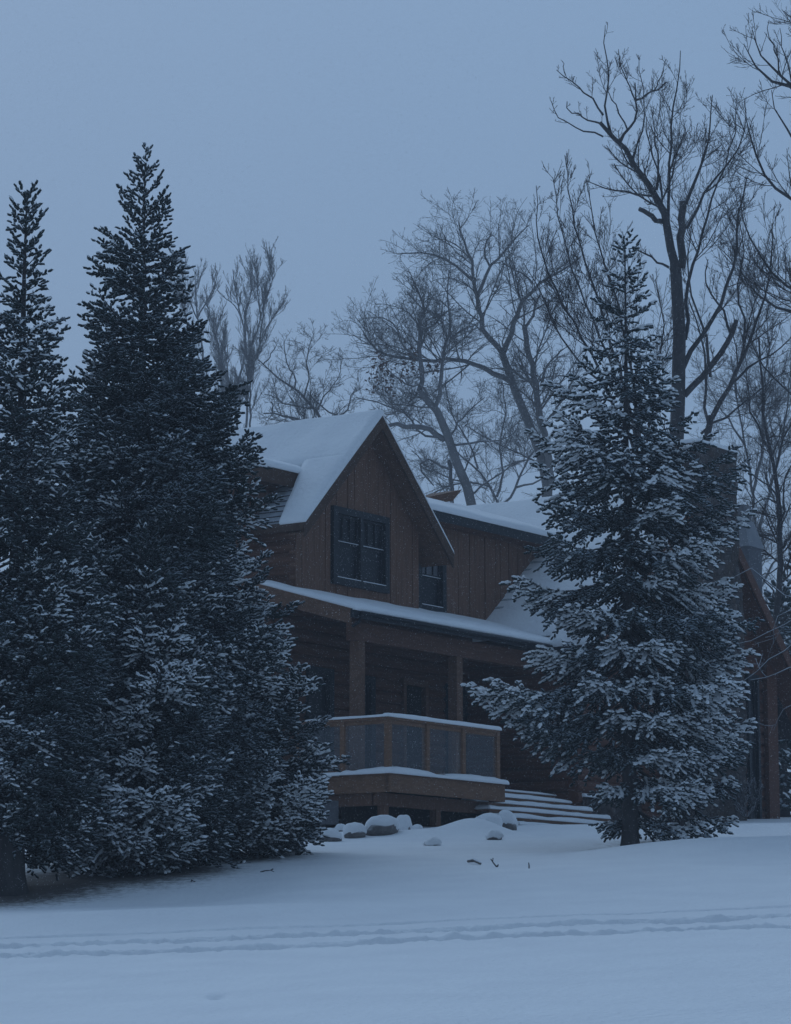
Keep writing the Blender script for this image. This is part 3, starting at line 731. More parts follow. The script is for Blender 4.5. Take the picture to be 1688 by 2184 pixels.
# ---- conifers ------------------------------------------------------------
def finger_mesh(pos, dr, ln, rad, rng, needles=8):
    """needle covered shoots: an irregular spindle with loose needles standing off it"""
    n = len(pos); S = 5
    ref = unit(rng.normal(size=(n, 3))); A = unit(np.cross(dr, ref)); B = np.cross(dr, A)
    ts = np.array([0.0, .42, .86]); rs = np.array([.72, 1.0, .80])
    an = np.arange(S)*2*math.pi/S
    V = np.empty((n, 3*S+1, 3), dtype=np.float32)
    for i, (t, r) in enumerate(zip(ts, rs)):
        jr = rad[:, None]*r*(.78+.44*rng.random((n, S)))
        V[:, i*S:(i+1)*S] = pos[:, None]+dr[:, None]*(ln*t)[:, None, None]+(jr*np.cos(an))[..., None]*A[:, None]+(jr*np.sin(an))[..., None]*B[:, None]
    V[:, -1] = pos+dr*ln[:, None]
    base = (np.arange(n)*(3*S+1))[:, None, None]
    k = np.arange(S); k2 = (k+1) % S
    q = np.concatenate([np.stack([i*S+k, i*S+k2, (i+1)*S+k2, (i+1)*S+k], 1) for i in range(2)])
    t_ = np.stack([2*S+k, 2*S+k2, np.full(S, 3*S)], 1)
    quads = (base+q[None]).reshape(-1, 4); tris = (base+t_[None]).reshape(-1, 3)
    V = V.reshape(-1, 3)
    if needles:
        m = needles; tt = rng.random((n, m))*.9+.05; a = rng.random((n, m))*2*math.pi
        rd = np.cos(a)[..., None]*A[:, None]+np.sin(a)[..., None]*B[:, None]
        p0 = pos[:, None]+dr[:, None]*(ln[:, None]*tt)[..., None]+rd*(rad*.5)[:, None, None]
        tip = p0+(rd*.8+dr[:, None]*.75)*(rad*1.25)[:, None, None]
        sd = np.cross(rd, dr[:, None])*(.005+rad*.12)[:, None, None]
        W = np.stack([p0+sd, p0-sd, tip], 2).reshape(-1, 3)
        tr = np.arange(len(W)).reshape(-1, 3)+len(V)
        V = np.concatenate([V, W]); tris = np.concatenate([tris, tr])
    return V, tris, quads

def conifer(name, label, base, tip, d, prof, nb, mat, seed, group, snow=0.0, dens=1.0, size=1.0, trunk_r=.13,
            clear=None, needles=5, wtop=.42, pitch_lo=-12, layered=0.0, seed_top=True, flat=.35, depth_r=None, hang=.25, pad=1.0, lift=.0):
    rng = np.random.default_rng(seed)
    bz = at(base[0], base[1], d); bz[2] = gz(bz[0], d)-.05
    tp = at(tip[0], tip[1], d)
    root = tag(empty(name, bz), label, "tree", group)
    Hh = tp[2]-bz[2]; ppm = F/d
    ax = lambda t: bz+(tp-bz)*np.asarray(t)[..., None]          # trunk axis
    # trunk
    k = 14; t = np.linspace(0, .985, k); P = ax(t); P[1:-1] += rng.normal(size=(k-2, 3))*.015*[1, 1, 0]
    t = np.r_[0, .012, .03, .06, np.linspace(.1, .985, 10)]; P = ax(t); P[4:-1] += rng.normal(size=(9, 3))*.012*[1, 1, 0]
    r = trunk_r*(1-t)**1.15+.008; r[0] *= 1.5; r[1] *= 1.28; r[2] *= 1.12; r[3] *= 1.06
    a = Acc(); V, q = tubes(P[None], r[None], 10); a.add(V, quads=q); a.build("trunk", 'bark', root, bz, True)
    # profile table v -> radii in metres
    pv = np.array([p[0] for p in prof], float); pl = np.array([p[1] for p in prof])/ppm; pr_ = np.array([p[2] for p in prof])/ppm
    vt = np.linspace(base[1], tip[1], 200); vz = (2080-vt)*d/F; # approx height for each v
    def zv(z): return 2080-z*F/d
    # branch tips distributed over height, more where the crown is wide
    tt = np.linspace(0, 1, 400); zz = bz[2]+tt*Hh; vv = zv(zz)
    rm = .5*(np.interp(vv, pv, pl)+np.interp(vv, pv, pr_)); rm[vv > pv[-1]] = 0; wgt = rm+wtop
    wgt[vv > pv[-1]] = 0
    cdf = np.cumsum(wgt); cdf /= cdf[-1]
    # layered crowns gather their branches in whorls
    q0 = (np.arange(nb)+rng.random(nb))/nb
    tb = np.interp(q0, cdf, tt)
    if layered > 0.:
        step = .50/Hh; layered = np.where(tb > .62, .15, layered); tl = np.round(tb/step+rng.normal(size=nb)*.05)*step; tb = tb*(1-layered)+tl*layered
    az = (np.arange(nb)*2.39996+rng.normal(size=nb)*.35) % (2*math.pi)
    sx, sy, sn, = [], [], []
    bsn = np.clip(3.0*vnoise(az*1.3+seed, tb*Hh*1.1+seed*2)-1.0, .04, 1.4)
    wood = Acc(); fol_p, fol_d, fol_l, fol_r = [], [], [], []; snP, snR = [], []
    wp, wr = [], []
    for i in range(nb):
        t_ = tb[i]; z = bz[2]+t_*Hh; v = zv(z); c = math.cos(az[i])
        L0 = np.interp(v, pv, pr_)*(1+c)/2+np.interp(v, pv, pl)*(1-c)/2
        if depth_r is not None and abs(c) < .7: L0 *= depth_r
        L = max(L0*rng.uniform(.84, 1.06), .10)
        L *= .55+.78*vnoise(az[i]*1.5+seed*3.3, t_*Hh*1.2+seed)
        if rng.random() < .06: L *= .6
        if clear is not None and v > clear[0] and math.sin(az[i]) < clear[1]: continue
        out_ = np.array([math.cos(az[i]), math.sin(az[i]), 0])
        el = math.radians(np.interp(t_, [0, .25, .6, .85, 1.0], [pitch_lo, pitch_lo+5, pitch_lo*.3+6, 26 if hang < .4 else 14, 60 if hang < .4 else 48])+rng.normal()*5)
        L = L/max(math.cos(el), .62)
        rise = L*math.sin(el)*.8
        t0 = np.clip(t_-rise/Hh, .02, .995); o = ax(t0)
        K = 7; s = np.linspace(0, 1, K)
        sag = -.16*L*(np.sin(s*math.pi*.95))*(1 if t_ < .8 else .2)
        Pb = o+out_*(s*L*math.cos(el))[:, None]; Pb[:, 2] += s*L*math.sin(el)+sag + (.06*L*s**3)
        side = np.array([-out_[1], out_[0], 0]); Pb += side*(s**2*L*rng.normal()*.10)[:, None]
        wp.append(Pb); wr.append((.006+.012*L)*(1-.85*s)+.002)
        # side sprays
        ns = int(max(3, L/(.088*size)*dens)); ss = np.linspace(.10, 1.0, ns)**.72
        ss = np.clip(ss+rng.normal(size=ns)*.02, .12, 1)
        sg = np.where(np.arange(ns) % 2 == 0, 1, -1)
        for s_, g_ in zip(ss, sg):
            p = np.array([np.interp(s_, s, Pb[:, j]) for j in range(3)])
            tn = unit(Pb[min(int(s_*(K-1))+1, K-1)]-Pb[max(int(s_*(K-1)), 0) if s_ < 1 else K-2])
            l2 = (.52*L*(1-s_)**.75*min(1, .35+1.6*s_)+(.15 if t_ < .75 else .22)*size)*rng.uniform(.7, 1.2); l2 = min(l2, .85)
            ang = math.radians(rng.uniform(35, 62))*(1 if s_ < .97 else .25)
            roll = rng.normal()*flat
            d2 = unit(tn*math.cos(ang)+(side*g_*math.cos(roll)+np.array([0, 0, math.sin(roll)]))*math.sin(ang))
            d2 = unit(d2+np.array([0, 0, -hang*rng.uniform(.3, 1.2)*(1 if t_ < .88 else 0)]))
            nf = max(2, int(l2/(.060*size)*dens))
            f = (np.arange(nf)+.5)/nf; pp = p+d2*(f*l2)[:, None]; pp[:, 2] += -.10*l2*f**2*(1 if t_ < .85 else -1.2)
            gg = np.where(np.arange(nf) % 2 == 0, 1, -1)[:, None]
            sd2 = unit(np.cross(d2, [0, 0, 1]))
            ff = unit(d2*.75+sd2*gg*rng.uniform(.35, .9, (nf, 1))+rng.normal(size=(nf, 3))*[.22, .22, .36]+np.array([0, 0, lift]))
            ff[-1] = d2
            fol_p.append(pp); fol_d.append(ff); fl_ = rng.uniform(.085, .135, nf)*size; fr_ = rng.uniform(.021, .031, nf)*size; fol_l.append(fl_); fol_r.append(fr_)
            # snow lies along the upper side of the shoots, most of it near the ends of the boughs
            ps = snow*bsn[i]*(.08+.92*s_**1.3)*(1 if t_ < .88 else .3)
            if hang > .4: ps = min(1.0, ps*1.5) if s_ > .55 else ps*.45
            pick = (rng.random(nf) < ps*(.5+.5*f)) & (ff[:, 2] > -.75)
            if pick.any():
                m = 4; fs = np.array([-.12, .25, .75, 1.06]); q_ = pp[pick][:, None]+ff[pick][:, None]*(fs[None]*fl_[pick][:, None])[..., None]
                q_[..., 2] += (fr_[pick]*.75)[:, None]; snP.append(q_)
                snR.append(np.array([.25, 1.0, .95, .12])[None]*(fr_[pick]*pad*rng.uniform(.8, 1.25, pick.sum()))[:, None])
                if rng.random() < ps*.8:
                    fs = np.array([.0, .35, .7, 1.0]); c_ = p+d2*(fs*l2)[:, None]; c_[:, 2] += .012-.10*l2*fs**2; snP.append(c_[None]); snR.append((np.array([.2, 1, .9, .2])*rng.uniform(.022, .040)*size*pad)[None])
    # leader
    nl = 8; f = np.linspace(0, 1, nl); lp = ax(.955+.04*f)
    fol_p.append(lp); fol_d.append(unit(np.array([0, 0, 1.])+rng.normal(size=(nl, 3))*.45)); fol_l.append(rng.uniform(.10, .18, nl)*size); fol_r.append(rng.uniform(.012, .018, nl)*size)
    V, q = tubes(np.array(wp), np.array(wr), 4); wood.add(V, quads=q); wood.build("branches", 'bark', root, bz, True)
    Pf = np.concatenate(fol_p); Df = np.concatenate(fol_d); Lf = np.concatenate(fol_l); Rf = np.concatenate(fol_r)
    V, t3, q4 = finger_mesh(Pf, Df, Lf, Rf, rng, needles)
    mesh_np("needles", V, t3, q4, M[mat], root, True, bz)
    if snP:
        SP = np.concatenate(snP); SR = np.concatenate(snR); V, q = tubes(SP, SR, 5)
        c = np.repeat(SP.reshape(-1, 3), 5, 0); V[:, 2] = c[:, 2]+(V[:, 2]-c[:, 2])*.8
        mesh_np("snow_load", V, None, q, M['snow'], root, True, bz)
    print(name, label[:30], 'fingers', len(Pf)); return root

SG = "snow dusted spruces left of the house"
conifer("spruce_tree", "tall frosted spruce at the left edge of the photo with a thick dark trunk", (18, 1905), (58, 412), 34.5,
    [(402,2,2),(450,20,24),(520,24,28),(560,48,34),(640,60,38),(665,62,84),(740,80,86),(800,95,112),(900,110,125),(1100,150,175),(1400,190,200),(1700,200,200),(1800,170,170),(1838,120,120)],
    420, 'needle', 21, SG, lift=.32, snow=.55, trunk_r=.18, clear=(1770, -.3), size=.68, layered=.35)
conifer("spruce_tree", "tallest frosted spruce with a sparse spiky top, left of the house", (300, 1868), (310, 332), 37.5,
    [(318,3,3),(350,22,24),(400,36,34),(470,42,52),(492,98,62),(545,140,88),(570,90,86),(610,85,84),(655,152,90),(700,130,150),(730,135,162),(760,130,150),(800,160,245),(900,180,240),(940,185,262),(960,190,280),(1010,200,235),(1100,235,245),(1200,260,235),(1400,265,260),(1650,260,300),(1800,230,260),(1835,170,190)],
    520, 'needle', 22, SG, lift=.32, snow=.40, trunk_r=.17, size=.68, layered=.35)
conifer("spruce_tree", "broad low spruce nearest the deck railing with snow tipped boughs", (490, 1838), (430, 1075), 39.5,
    [(1075,5,5),(1150,60,60),(1250,110,120),(1290,125,150),(1400,160,195),(1440,170,215),(1500,175,208),(1560,180,212),(1600,190,200),(1650,200,232),(1700,205,235),(1760,200,200),(1800,190,180),(1822,120,150)],
    250, 'needle', 23, SG, lift=.32, snow=1.2, trunk_r=.12, size=.68, layered=.45, pad=1.15)
conifer("spruce_tree", "small front spruce with the brightest snow on its boughs, among the left spruces", (285, 1885), (321, 1112), 36.2,
    [(1112,4,4),(1160,35,35),(1200,90,60),(1260,140,85),(1350,150,115),(1450,160,170),(1540,165,180),(1600,175,190),(1750,185,180),(1840,150,150),(1862,80,90)],
    250, 'needle', 24, SG, lift=.32, snow=1.25, trunk_r=.11, size=.68, layered=.45, pad=1.2)
conifer("fir_tree", "layered snow laden conifer in front of the porch steps and stone chimney", (1345, 1838), (1333, 512), 40.5,
    [(500,2,2),(560,26,26),(620,45,40),(700,72,52),(760,92,100),(830,165,115),(880,150,140),(940,165,190),(1010,200,225),(1060,165,240),(1120,170,235),(1170,200,190),(1210,240,200),(1270,200,215),(1330,190,300),(1400,215,215),(1440,240,210),(1500,290,265),(1530,230,240),(1590,215,230),(1640,120,190),(1720,80,200),(1790,90,160),(1812,70,110)],
    270, 'needle2', 31, "conifers in front of the wing", snow=1.2, size=.68, trunk_r=.115, clear=(1690, -.3), wtop=.75, layered=.85, pitch_lo=-20, flat=.20, depth_r=.7, hang=.55, pad=1.35)
conifer("fir_tree", "smaller snow laden conifer with a thin dark trunk, just right behind the layered conifer", (1450, 1818), (1450, 1130), 42.3,
    [(1130,5,5),(1250,50,70),(1350,80,130),(1500,110,150),(1600,110,150),(1640,100,170),(1700,100,180),(1760,90,150),(1800,70,160)],
    100, 'needle2', 32, "conifers in front of the wing", snow=1.2, size=.68, trunk_r=.075, clear=(1720, .2), layered=.7, pitch_lo=-24, flat=.2, depth_r=.7, hang=.55, pad=1.35)
for i, (b, t, d, wd, s, lab) in enumerate([((1672, 1750), (1668, 1270), 66, 1.0, 41, "dark snowy evergreen in the gap right of the house wing"),
        ((1712, 1745), (1708, 1180), 70, 1.1, 42, "dark snowy evergreen cut off by the right edge of the photo"),
        ((1632, 1752), (1622, 1320), 74, .9, 43, "dark evergreen mostly hidden behind the wing's right rake")]):
    hh = b[1]-t[1]
    conifer("evergreen_tree", lab, b, t, d, [(t[1], 3, 3), (t[1]+hh*.3, 40*wd, 40*wd), (t[1]+hh*.6, 62*wd, 62*wd), (t[1]+hh*.97, 80*wd, 80*wd)],
        150, 'needle2', s, "evergreens behind the house wing", snow=.35, dens=.6, size=1.7, trunk_r=.14, needles=3, flat=.2, layered=.5)

# ---- bare trees -----------------------------------------------------------
def grow(P, R, k, ratio, rng, up=.35, ang=(28, 60), smin=.2, smax=1.0, K=5, curl=.25, rr=.5, lmin=.02, want_s=False, bylen=False):
    """children of every polyline in P (N,Kp,3)"""
    Nn, Kp, _ = P.shape; L = np.linalg.norm(np.diff(P, axis=1), axis=2).sum(1)
    ki = np.repeat(np.arange(Nn), k) if np.isscalar(k) else np.repeat(np.arange(Nn), k)
    if bylen:
        kk = k*np.clip(L/L.mean(), .06, 1.8); kk = np.floor(kk+rng.random(Nn)).astype(int); ki = np.repeat(np.arange(Nn), kk)
    n = len(ki); s = smin+(smax-smin)*rng.random(n)
    x = s*(Kp-1); i0 = np.clip(x.astype(int), 0, Kp-2); f = x-i0
    p = P[ki, i0]*(1-f)[:, None]+P[ki, i0+1]*f[:, None]; tn = unit(P[ki, i0+1]-P[ki, i0]); r0 = R[ki, i0]*(1-f)+R[ki, i0+1]*f
    rv = rng.normal(size=(n, 3)); sd = unit(np.cross(tn, rv)); a = np.radians(rng.uniform(*ang, n))
    d = tn*np.cos(a)[:, None]+sd*np.sin(a)[:, None]; d = unit(d+np.array([0, 0, up])*rng.uniform(.1, .8, (n, 1)))
    l = np.maximum(L[ki]*ratio*(1.25-.95*s)*rng.uniform(.55, 1.25, n), lmin)
    cur = p.copy(); out_ = [cur.copy()]; dd = d
    bend = rng.normal(size=(n, 3))*curl
    for j in range(K-1):
        dd = unit(dd+bend*.45+rng.normal(size=(n, 3))*curl*.35+np.array([0, 0, up*.42])); cur = cur+dd*(l/(K-1))[:, None]; out_.append(cur.copy())
    Pc = np.stack(out_, 1); rc = np.minimum(r0*rr*rng.uniform(.7, 1.1, n), .5*r0+.02)
    Rc = rc[:, None]*np.linspace(1, .35, K)[None]
    return (Pc, Rc, s) if want_s else (Pc, Rc)

def bare_tree(name, label, base, limbs, d, seed, group=None, bark='bark', twig='twig', levels=((2.6, .45), (4, .45), (3, .5)), up=.35, curl=.25,
              rmin=.006, spread=1.5, main=None, ang=(28, 60), tipk=.72, smin=.25, cat="tree", wob=.75):
    """limbs: list of ([(u,v)...], r0_px, r1_px[, weight]) traced once, then given depth of their own"""
    rng = np.random.default_rng(seed); ppm = F/d
    b0 = at(base[0], base[1], d); b0[2] = gz(b0[0], d)-.1
    root = tag(empty(name, b0), label, cat, group)
    tr = Acc(); PP, RR, WW = [], [], []; placed = []
    for li, lb in enumerate(limbs):
        pts, r0, r1 = lb[:3]; wt = lb[3] if len(lb) > 3 else 1.0
        n = len(pts)
        # depth: begin on the nearest placed limb, then lean towards or away from the viewer
        if li == 0: d0 = d; slope = 0
        else:
            u0, v0 = pts[0]; best = min(placed, key=lambda q: (q[0]-u0)**2+(q[1]-v0)**2); d0 = best[2]; slope = rng.uniform(-1, 1)*spread
        Ln = sum(math.hypot(pts[i+1][0]-pts[i][0], pts[i+1][1]-pts[i][1]) for i in range(n-1))/ppm
        acc = 0; W = []
        for i, (u, v) in enumerate(pts):
            if i: acc += math.hypot(u-pts[i-1][0], v-pts[i-1][1])/ppm
            dd = d0+slope*.35*acc*(1 if li else 0); W.append(at(u, v, dd)); placed.append((u, v, dd))
        if li == 0 and pts[0][1] < base[1]-5: W.insert(0, b0.copy()); n += 1
        rad = np.linspace(r0, r1, n)/ppm
        if li == 0: rad[0] *= 1.15
        K = max(8, int(Ln/.35)); K = min(K, 40)
        P, Rr = resample(W, rad, K)
        wbl = rng.normal(size=P.shape)*(.10*Rr[:, None]+.012)*wob*2; wbl[0] = 0; P = P+wbl
        V, q = tubes(P[None], Rr[None], 9 if r0 > 4 else 6); tr.add(V, quads=q)
        # cap
        if r1 > 3: 
            c = len(V); V2 = np.concatenate([V[-9 if r0 > 4 else -6:], (P[-1]+unit(P[-1]-P[-2])*Rr[-1]*.25)[None]]); m = len(V2)-1
            tr.add(V2, tris=np.array([[j, (j+1) % m, m] for j in range(m)]))
        Pk, Rk = resample(P, Rr, 12); PP.append(Pk); RR.append(Rk); WW.append(wt*Ln)
    tr.build("trunk", bark, root, b0, True)
    P = np.array(PP); R = np.array(RR)
    cr_ = Acc(); k0, ratio = levels[0]
    cnt = np.maximum(0, np.round(np.array(WW)*k0)).astype(int)
    # level one keeps its own length scale
    L = np.linalg.norm(np.diff(P, axis=1), axis=2).sum(1)
    Pc, Rc, s0 = grow(P, R, cnt, 1.0, rng, up, ang, smin, 1.0, 7, curl, .42, want_s=True)
    # rescale children to sensible lengths
    ki = np.repeat(np.arange(len(P)), cnt); tgt = np.minimum(L[ki]*.6, ratio*4.2)*rng.uniform(.45, 1.1, len(ki))*(1.12-tipk*s0); cl = np.linalg.norm(np.diff(Pc, axis=1), axis=2).sum(1)
    Pc = Pc[:, :1]+(Pc-Pc[:, :1])*(tgt/cl)[:, None, None]; Rc = np.minimum(Rc, (.006+.011*tgt)[:, None]*np.linspace(1, .4, 7)[None]); Rc = np.maximum(Rc, rmin*.9)
    sd = [4, 4, 3, 3, 3]
    V, q = tubes(Pc, Rc, 5); cr_.add(V, quads=q)
    Q, S = Pc, Rc; tot = len(Pc)
    for li, (k, rt) in enumerate(levels[1:]):
        Q, S = grow(Q, S, int(k), rt, rng, up, ang, .12, 1.0, 5 if li < 1 else 4, curl, .6, bylen=True); S = np.maximum(S, rmin*(.62, .5, .5)[min(li, 2)]+0*S)
        V, q = tubes(Q, S, sd[li]); cr_.add(V, quads=q); tot += len(Q)
    cr_.build("crown", twig, root, b0, False)
    print(name, 'branches', tot); return root, Q

r8 = lambda L: [(1114+.4019*x, .4019*y) for x, y in L]
r7 = lambda L: [(709+.3401*x, 337.6+.3401*y) for x, y in L]
rh = lambda L: [(364.6+.224*x, 540+.224*y) for x, y in L]
r4 = lambda L: [(1316.6+.22*x, 877.8+.22*y) for x, y in L]
r1_ = lambda L: L

# the big dark forked maple right of centre
bare_tree("bare_tree", "large dark forked bare tree with a cut off stub, rising behind the layered conifer", (1452, 1745), [
 (r8([(830,2184),(828,1900),(824,1600),(826,1400)]), 17, 12.5, .25),
 (r8([(815,1420),(795,1300),(770,1180),(740,1090),(715,1030),(650,960),(600,880),(540,790),(470,715),(415,655)]), 10.0, 4.2, 1.2),
 (r8([(415,655),(385,650),(330,630),(260,590),(235,540)]), 2.6, 1.0, 1.2),
 (r8([(845,1420),(850,1280),(852,1160),(856,1060)]), 9, 7.8, .8),
 (r8([(745,1175),(690,1140),(630,1108)]), 6, 5, .4),
 (r8([(875,1210),(930,1110),(1000,980),(1080,890),(1150,800),(1190,690),(1200,600)]), 3.4, .9),
 (r8([(870,1080),(905,990),(950,900),(975,810),(1000,740),(1005,600),(1017,500)]), 4, .9),
 (r8([(715,1010),(730,900),(715,780),(700,700),(690,560)]), 2.6, .9),
 (r8([(775,1180),(775,1000),(790,850),(795,640),(820,500),(835,380),(836,270)]), 3.6, .8),
 (r8([(745,1060),(735,940),(700,850),(670,740),(660,640)]), 2.6, .8),
 (r8([(520,755),(560,690),(605,630),(605,520),(600,440)]), 3.8, 1.2),
 (r8([(605,530),(680,500),(740,460),(770,440)]), 2.6, 1.6),
 (r8([(560,690),(520,600),(470,520),(440,470)]), 2.0, .8),
 (r8([(470,715),(480,670),(450,640),(440,540),(460,380),(435,250),(440,160)]), 3.4, .7),
 (r8([(430,610),(370,520),(300,460),(230,400),(180,370)]), 2.4, .8),
 (r8([(230,400),(215,320)]), 1.2, .7),
 (r8([(430,725),(350,700),(290,690),(200,620),(150,540)]), 2.4, .8),
 (r8([(590,840),(640,700),(650,560),(620,300)]), 2.2, .7),
 (r8([(605,540),(560,430),(520,330),(515,260)]), 1.8, .7),
 (r8([(700,480),(740,400),(762,310)]), 1.5, .6),
 (r8([(710,1045),(600,1030),(480,1010),(390,990),(340,960)]), 2.6, 1.0),
 (r8([(780,1420),(730,1400),(690,1360),(620,1325),(560,1310)]), 3.0, 1.2),
 (r8([(855,1950),(930,1800),(1000,1720),(1060,1590),(1110,1480),(1140,1300),(1150,1100),(1190,950)]), 6, 1.5),
 (r8([(860,2100),(960,2000),(1040,1900),(1110,1780),(1140,1690)]), 7.5, 5.0),
 (r8([(1110,1780),(1080,1650),(1000,1590),(960,1480),(990,1380)]), 3.0, 1.0),
 (r8([(866,1800),(875,1600),(880,1450),(940,1350),(970,1200),(1010,1050),(1080,900),(1130,700),(1140,520)]), 4.5, .8),
 (r8([(1000,2000),(985,1800),(950,1700),(890,1550),(870,1400),(900,1250)]), 3.5, 1.0),
], 60, 101, "bare trees behind the house", tipk=.97, levels=((3.3, .66), (10, .42), (5, .34)), up=.32, curl=.15, rmin=.0060, ang=(35, 62), spread=1.2)
# multi-stemmed tree behind the conifer, long upswept shoots to the left
bare_tree("bare_tree", "bare tree of long thin upswept shoots fanning left behind the layered conifer's top", (1385, 1742), [
 ([(1385,1500),(1380,1150),(1372,1000)], 7, 5.5, .2),
 ([(1372,1010),(1330,900),(1290,820),(1255,745),(1200,640),(1160,560),(1146,480),(1144,395)], 4.2, .8, 1.2),
 ([(1372,1010),(1340,860),(1290,680),(1250,560),(1215,440),(1203,330)], 4.0, .8, 1.2),
 ([(1375,1000),(1350,800),(1310,620),(1270,500),(1250,380)], 3.6, .8, 1.2),
 ([(1290,820),(1225,760),(1180,700),(1150,610),(1115,560)], 2.6, .7, 1.2),
 ([(1330,900),(1260,860),(1200,850),(1140,800)], 2.6, .8, 1.2),
 ([(1378,960),(1400,800),(1420,700),(1400,600)], 3.0, .8, 1.0),
 ([(1376,980),(1300,760),(1240,620),(1190,470),(1180,380)], 3.0, .7, 1.2),
], 57, 102, "bare trees behind the house", tipk=.97, levels=((3.0, .66), (10, .40), (5, .34)), up=.32, curl=.14, rmin=.0060, ang=(32, 58), spread=1.2)
bare_tree("bare_tree", "curved bare tree leaning right from behind the stone chimney", (1488, 1744), [
 (r4([(790,700),(800,330),(830,230),(900,140),(920,60)]), 9, 7, .3),
 ([(1519,891),(1560,820),(1585,760),(1612,690),(1640,600),(1648,480)], 6, 1.2, 1.0),
 ([(1512,905),(1500,830),(1508,760),(1490,700),(1470,640)], 3.6, 1.0, 1.0),
 ([(1560,820),(1600,780),(1650,760),(1700,700)], 3.5, 1.0, 1.0),
 ([(1585,760),(1590,690),(1570,620),(1590,540),(1575,460)], 3, .8, 1.0),
 ([(1496,925),(1560,880),(1620,830),(1680,790)], 3.2, 1, 1.0),
], 63, 103, "bare trees behind the house", levels=((3.4, .66), (10, .42), (5, .34)), up=.32, curl=.18, rmin=.0062, ang=(32, 62), spread=1.2)
# pale oaks behind the roof
oak = dict(tipk=.45, bark='oakbark', twig='fartwig', curl=.30, ang=(30, 70), spread=1.6)
bare_tree("oak_tree", "pale twin stemmed oak with one long level limb, behind the roof left of the conifer", (1168, 1742), [
 (r7([(1340,2400),(1350,2080),(1335,1930),(1300,1860),(1250,1720),(1190,1560),(1130,1400),(1090,1270),(1062,1210)]), 13, 7.5, .5),
 (r7([(1062,1210),(1000,1140),(940,1090),(945,1020),(920,900),(895,850),(885,750),(880,650),(840,560),(800,460),(790,400)]), 6.5, 1.4),
 (r7([(1075,1215),(1110,1120),(1150,1000),(1170,920),(1240,840),(1310,780),(1400,720),(1450,700),(1560,620)]), 6.5, 1.6),
 (r7([(1370,2080),(1360,1900),(1330,1750),(1300,1600),(1280,1450),(1260,1330),(1230,1200),(1195,1060)]), 8.5, 5.5),
 (r7([(1200,1070),(1240,1030),(1260,950),(1310,850)]), 4, 1.6),
 (r7([(1120,1400),(1060,1360),(980,1330),(900,1290),(820,1265),(700,1260),(560,1270),(470,1250),(340,1240),(250,1170),(200,1100)]), 6.5, 1.8),
 (r7([(910,860),(950,780),(990,680),(1040,630),(1100,550),(1180,470),(1230,420)]), 4.2, 1.2),
 (r7([(880,765),(800,690),(720,640),(620,600),(520,590),(430,600)]), 3.4, 1.0),
 (r7([(990,680),(950,600),(960,540),(1000,460)]), 2.6, 1.0),
 (r7([(1260,790),(1200,720),(1120,690),(1060,650)]), 2.6, 1.0),
 (r7([(940,1090),(900,1050),(820,1020)]), 2.0, .8),
 (r7([(1310,1430),(1330,1320),(1400,1240),(1470,1180)]), 3, 1),
], 108, 111, "pale oaks behind the roof", levels=((4.4, .95), (12, .44), (6, .38)), up=.20, rmin=.0085, **oak)
bare_tree("oak_tree", "pale crooked oak just right of the roof peak, its trunk leaning left", (1010, 1742), [
 (r7([(900,2400),(870,2130),(820,2000),(760,1850),(720,1750),(690,1650),(650,1550),(600,1495),(545,1460)]), 12, 7, .4),
 (r7([(545,1460),(562,1350),(545,1200),(560,1080),(540,1000),(590,940),(550,850),(510,780)]), 6, 1.6),
 (r7([(650,1550),(680,1450),(690,1300),(690,1190),(740,1130),(740,1030),(720,900),(730,700)]), 5, 1.2),
 (r7([(740,1130),(830,1070),(940,1030)]), 3, 1.4),
 (r7([(705,1765),(620,1710),(520,1680),(440,1665),(350,1665)]), 7, 4.4),
 (r7([(740,1740),(800,1640),(880,1560),(950,1500)]), 2.8, 1),
 (r7([(755,1800),(900,1780),(1050,1770),(1140,1720)]), 3, 1),
 (r7([(560,1080),(600,1070),(700,980),(770,920)]), 3.2, 1),
 (r7([(560,1270),(500,1240),(420,1150),(400,1040),(330,1000),(250,990)]), 2.8, 1),
 (r7([(600,1495),(560,1400),(480,1440),(400,1370),(330,1300)]), 2.6, 1),
 (r7([(715,1750),(560,1740),(470,1600),(360,1560),(250,1520),(150,1500)]), 3, 1),
 (r7([(740,1950),(600,1880),(540,1920),(570,1990),(640,2050)]), 3, 1.4),
 (r7([(745,2300),(750,2130),(735,1900)]), 5, 4),
 (r7([(850,2120),(950,2050),(1050,1980),(1150,1900)]), 2.8, 1),
], 104, 112, "pale oaks behind the roof", levels=((4.4, .95), (12, .44), (6, .38)), up=.20, rmin=.0083, **oak)
# oak leaves still hanging on the left oak
lv = Acc(); rngl = np.random.default_rng(5); LP = []
for (x, y, s, k) in ((310,1260,30,26),(340,1370,50,40),(270,1330,35,26),(480,1330,30,24),(500,1210,35,26),(640,1320,25,22),(360,1440,25,14),(260,1440,25,14)):
    for _ in range(k):
        u, v = r7([(x+rngl.normal()*s, y+rngl.normal()*s)])[0]; LP.append(at(u, v, 104+rngl.normal()*1.0))
LP = np.array(LP); a_ = unit(rngl.normal(size=LP.shape)); b_ = unit(np.cross(a_, rngl.normal(size=LP.shape))); s_ = rngl.uniform(.065, .115, (len(LP), 1))
V = np.stack([LP-a_*s_, LP+b_*s_*.55, LP+a_*s_, LP-b_*s_*.55], 1).reshape(-1, 3)
oakroot = [o for o in col.objects if o.get("label", "").startswith("pale crooked oak")][0]
bz_ = np.array(oakroot.location)
mesh_np("dead_leaves", V, None, np.arange(len(V)).reshape(-1, 4), M['leaf'], oakroot, False, bz_)
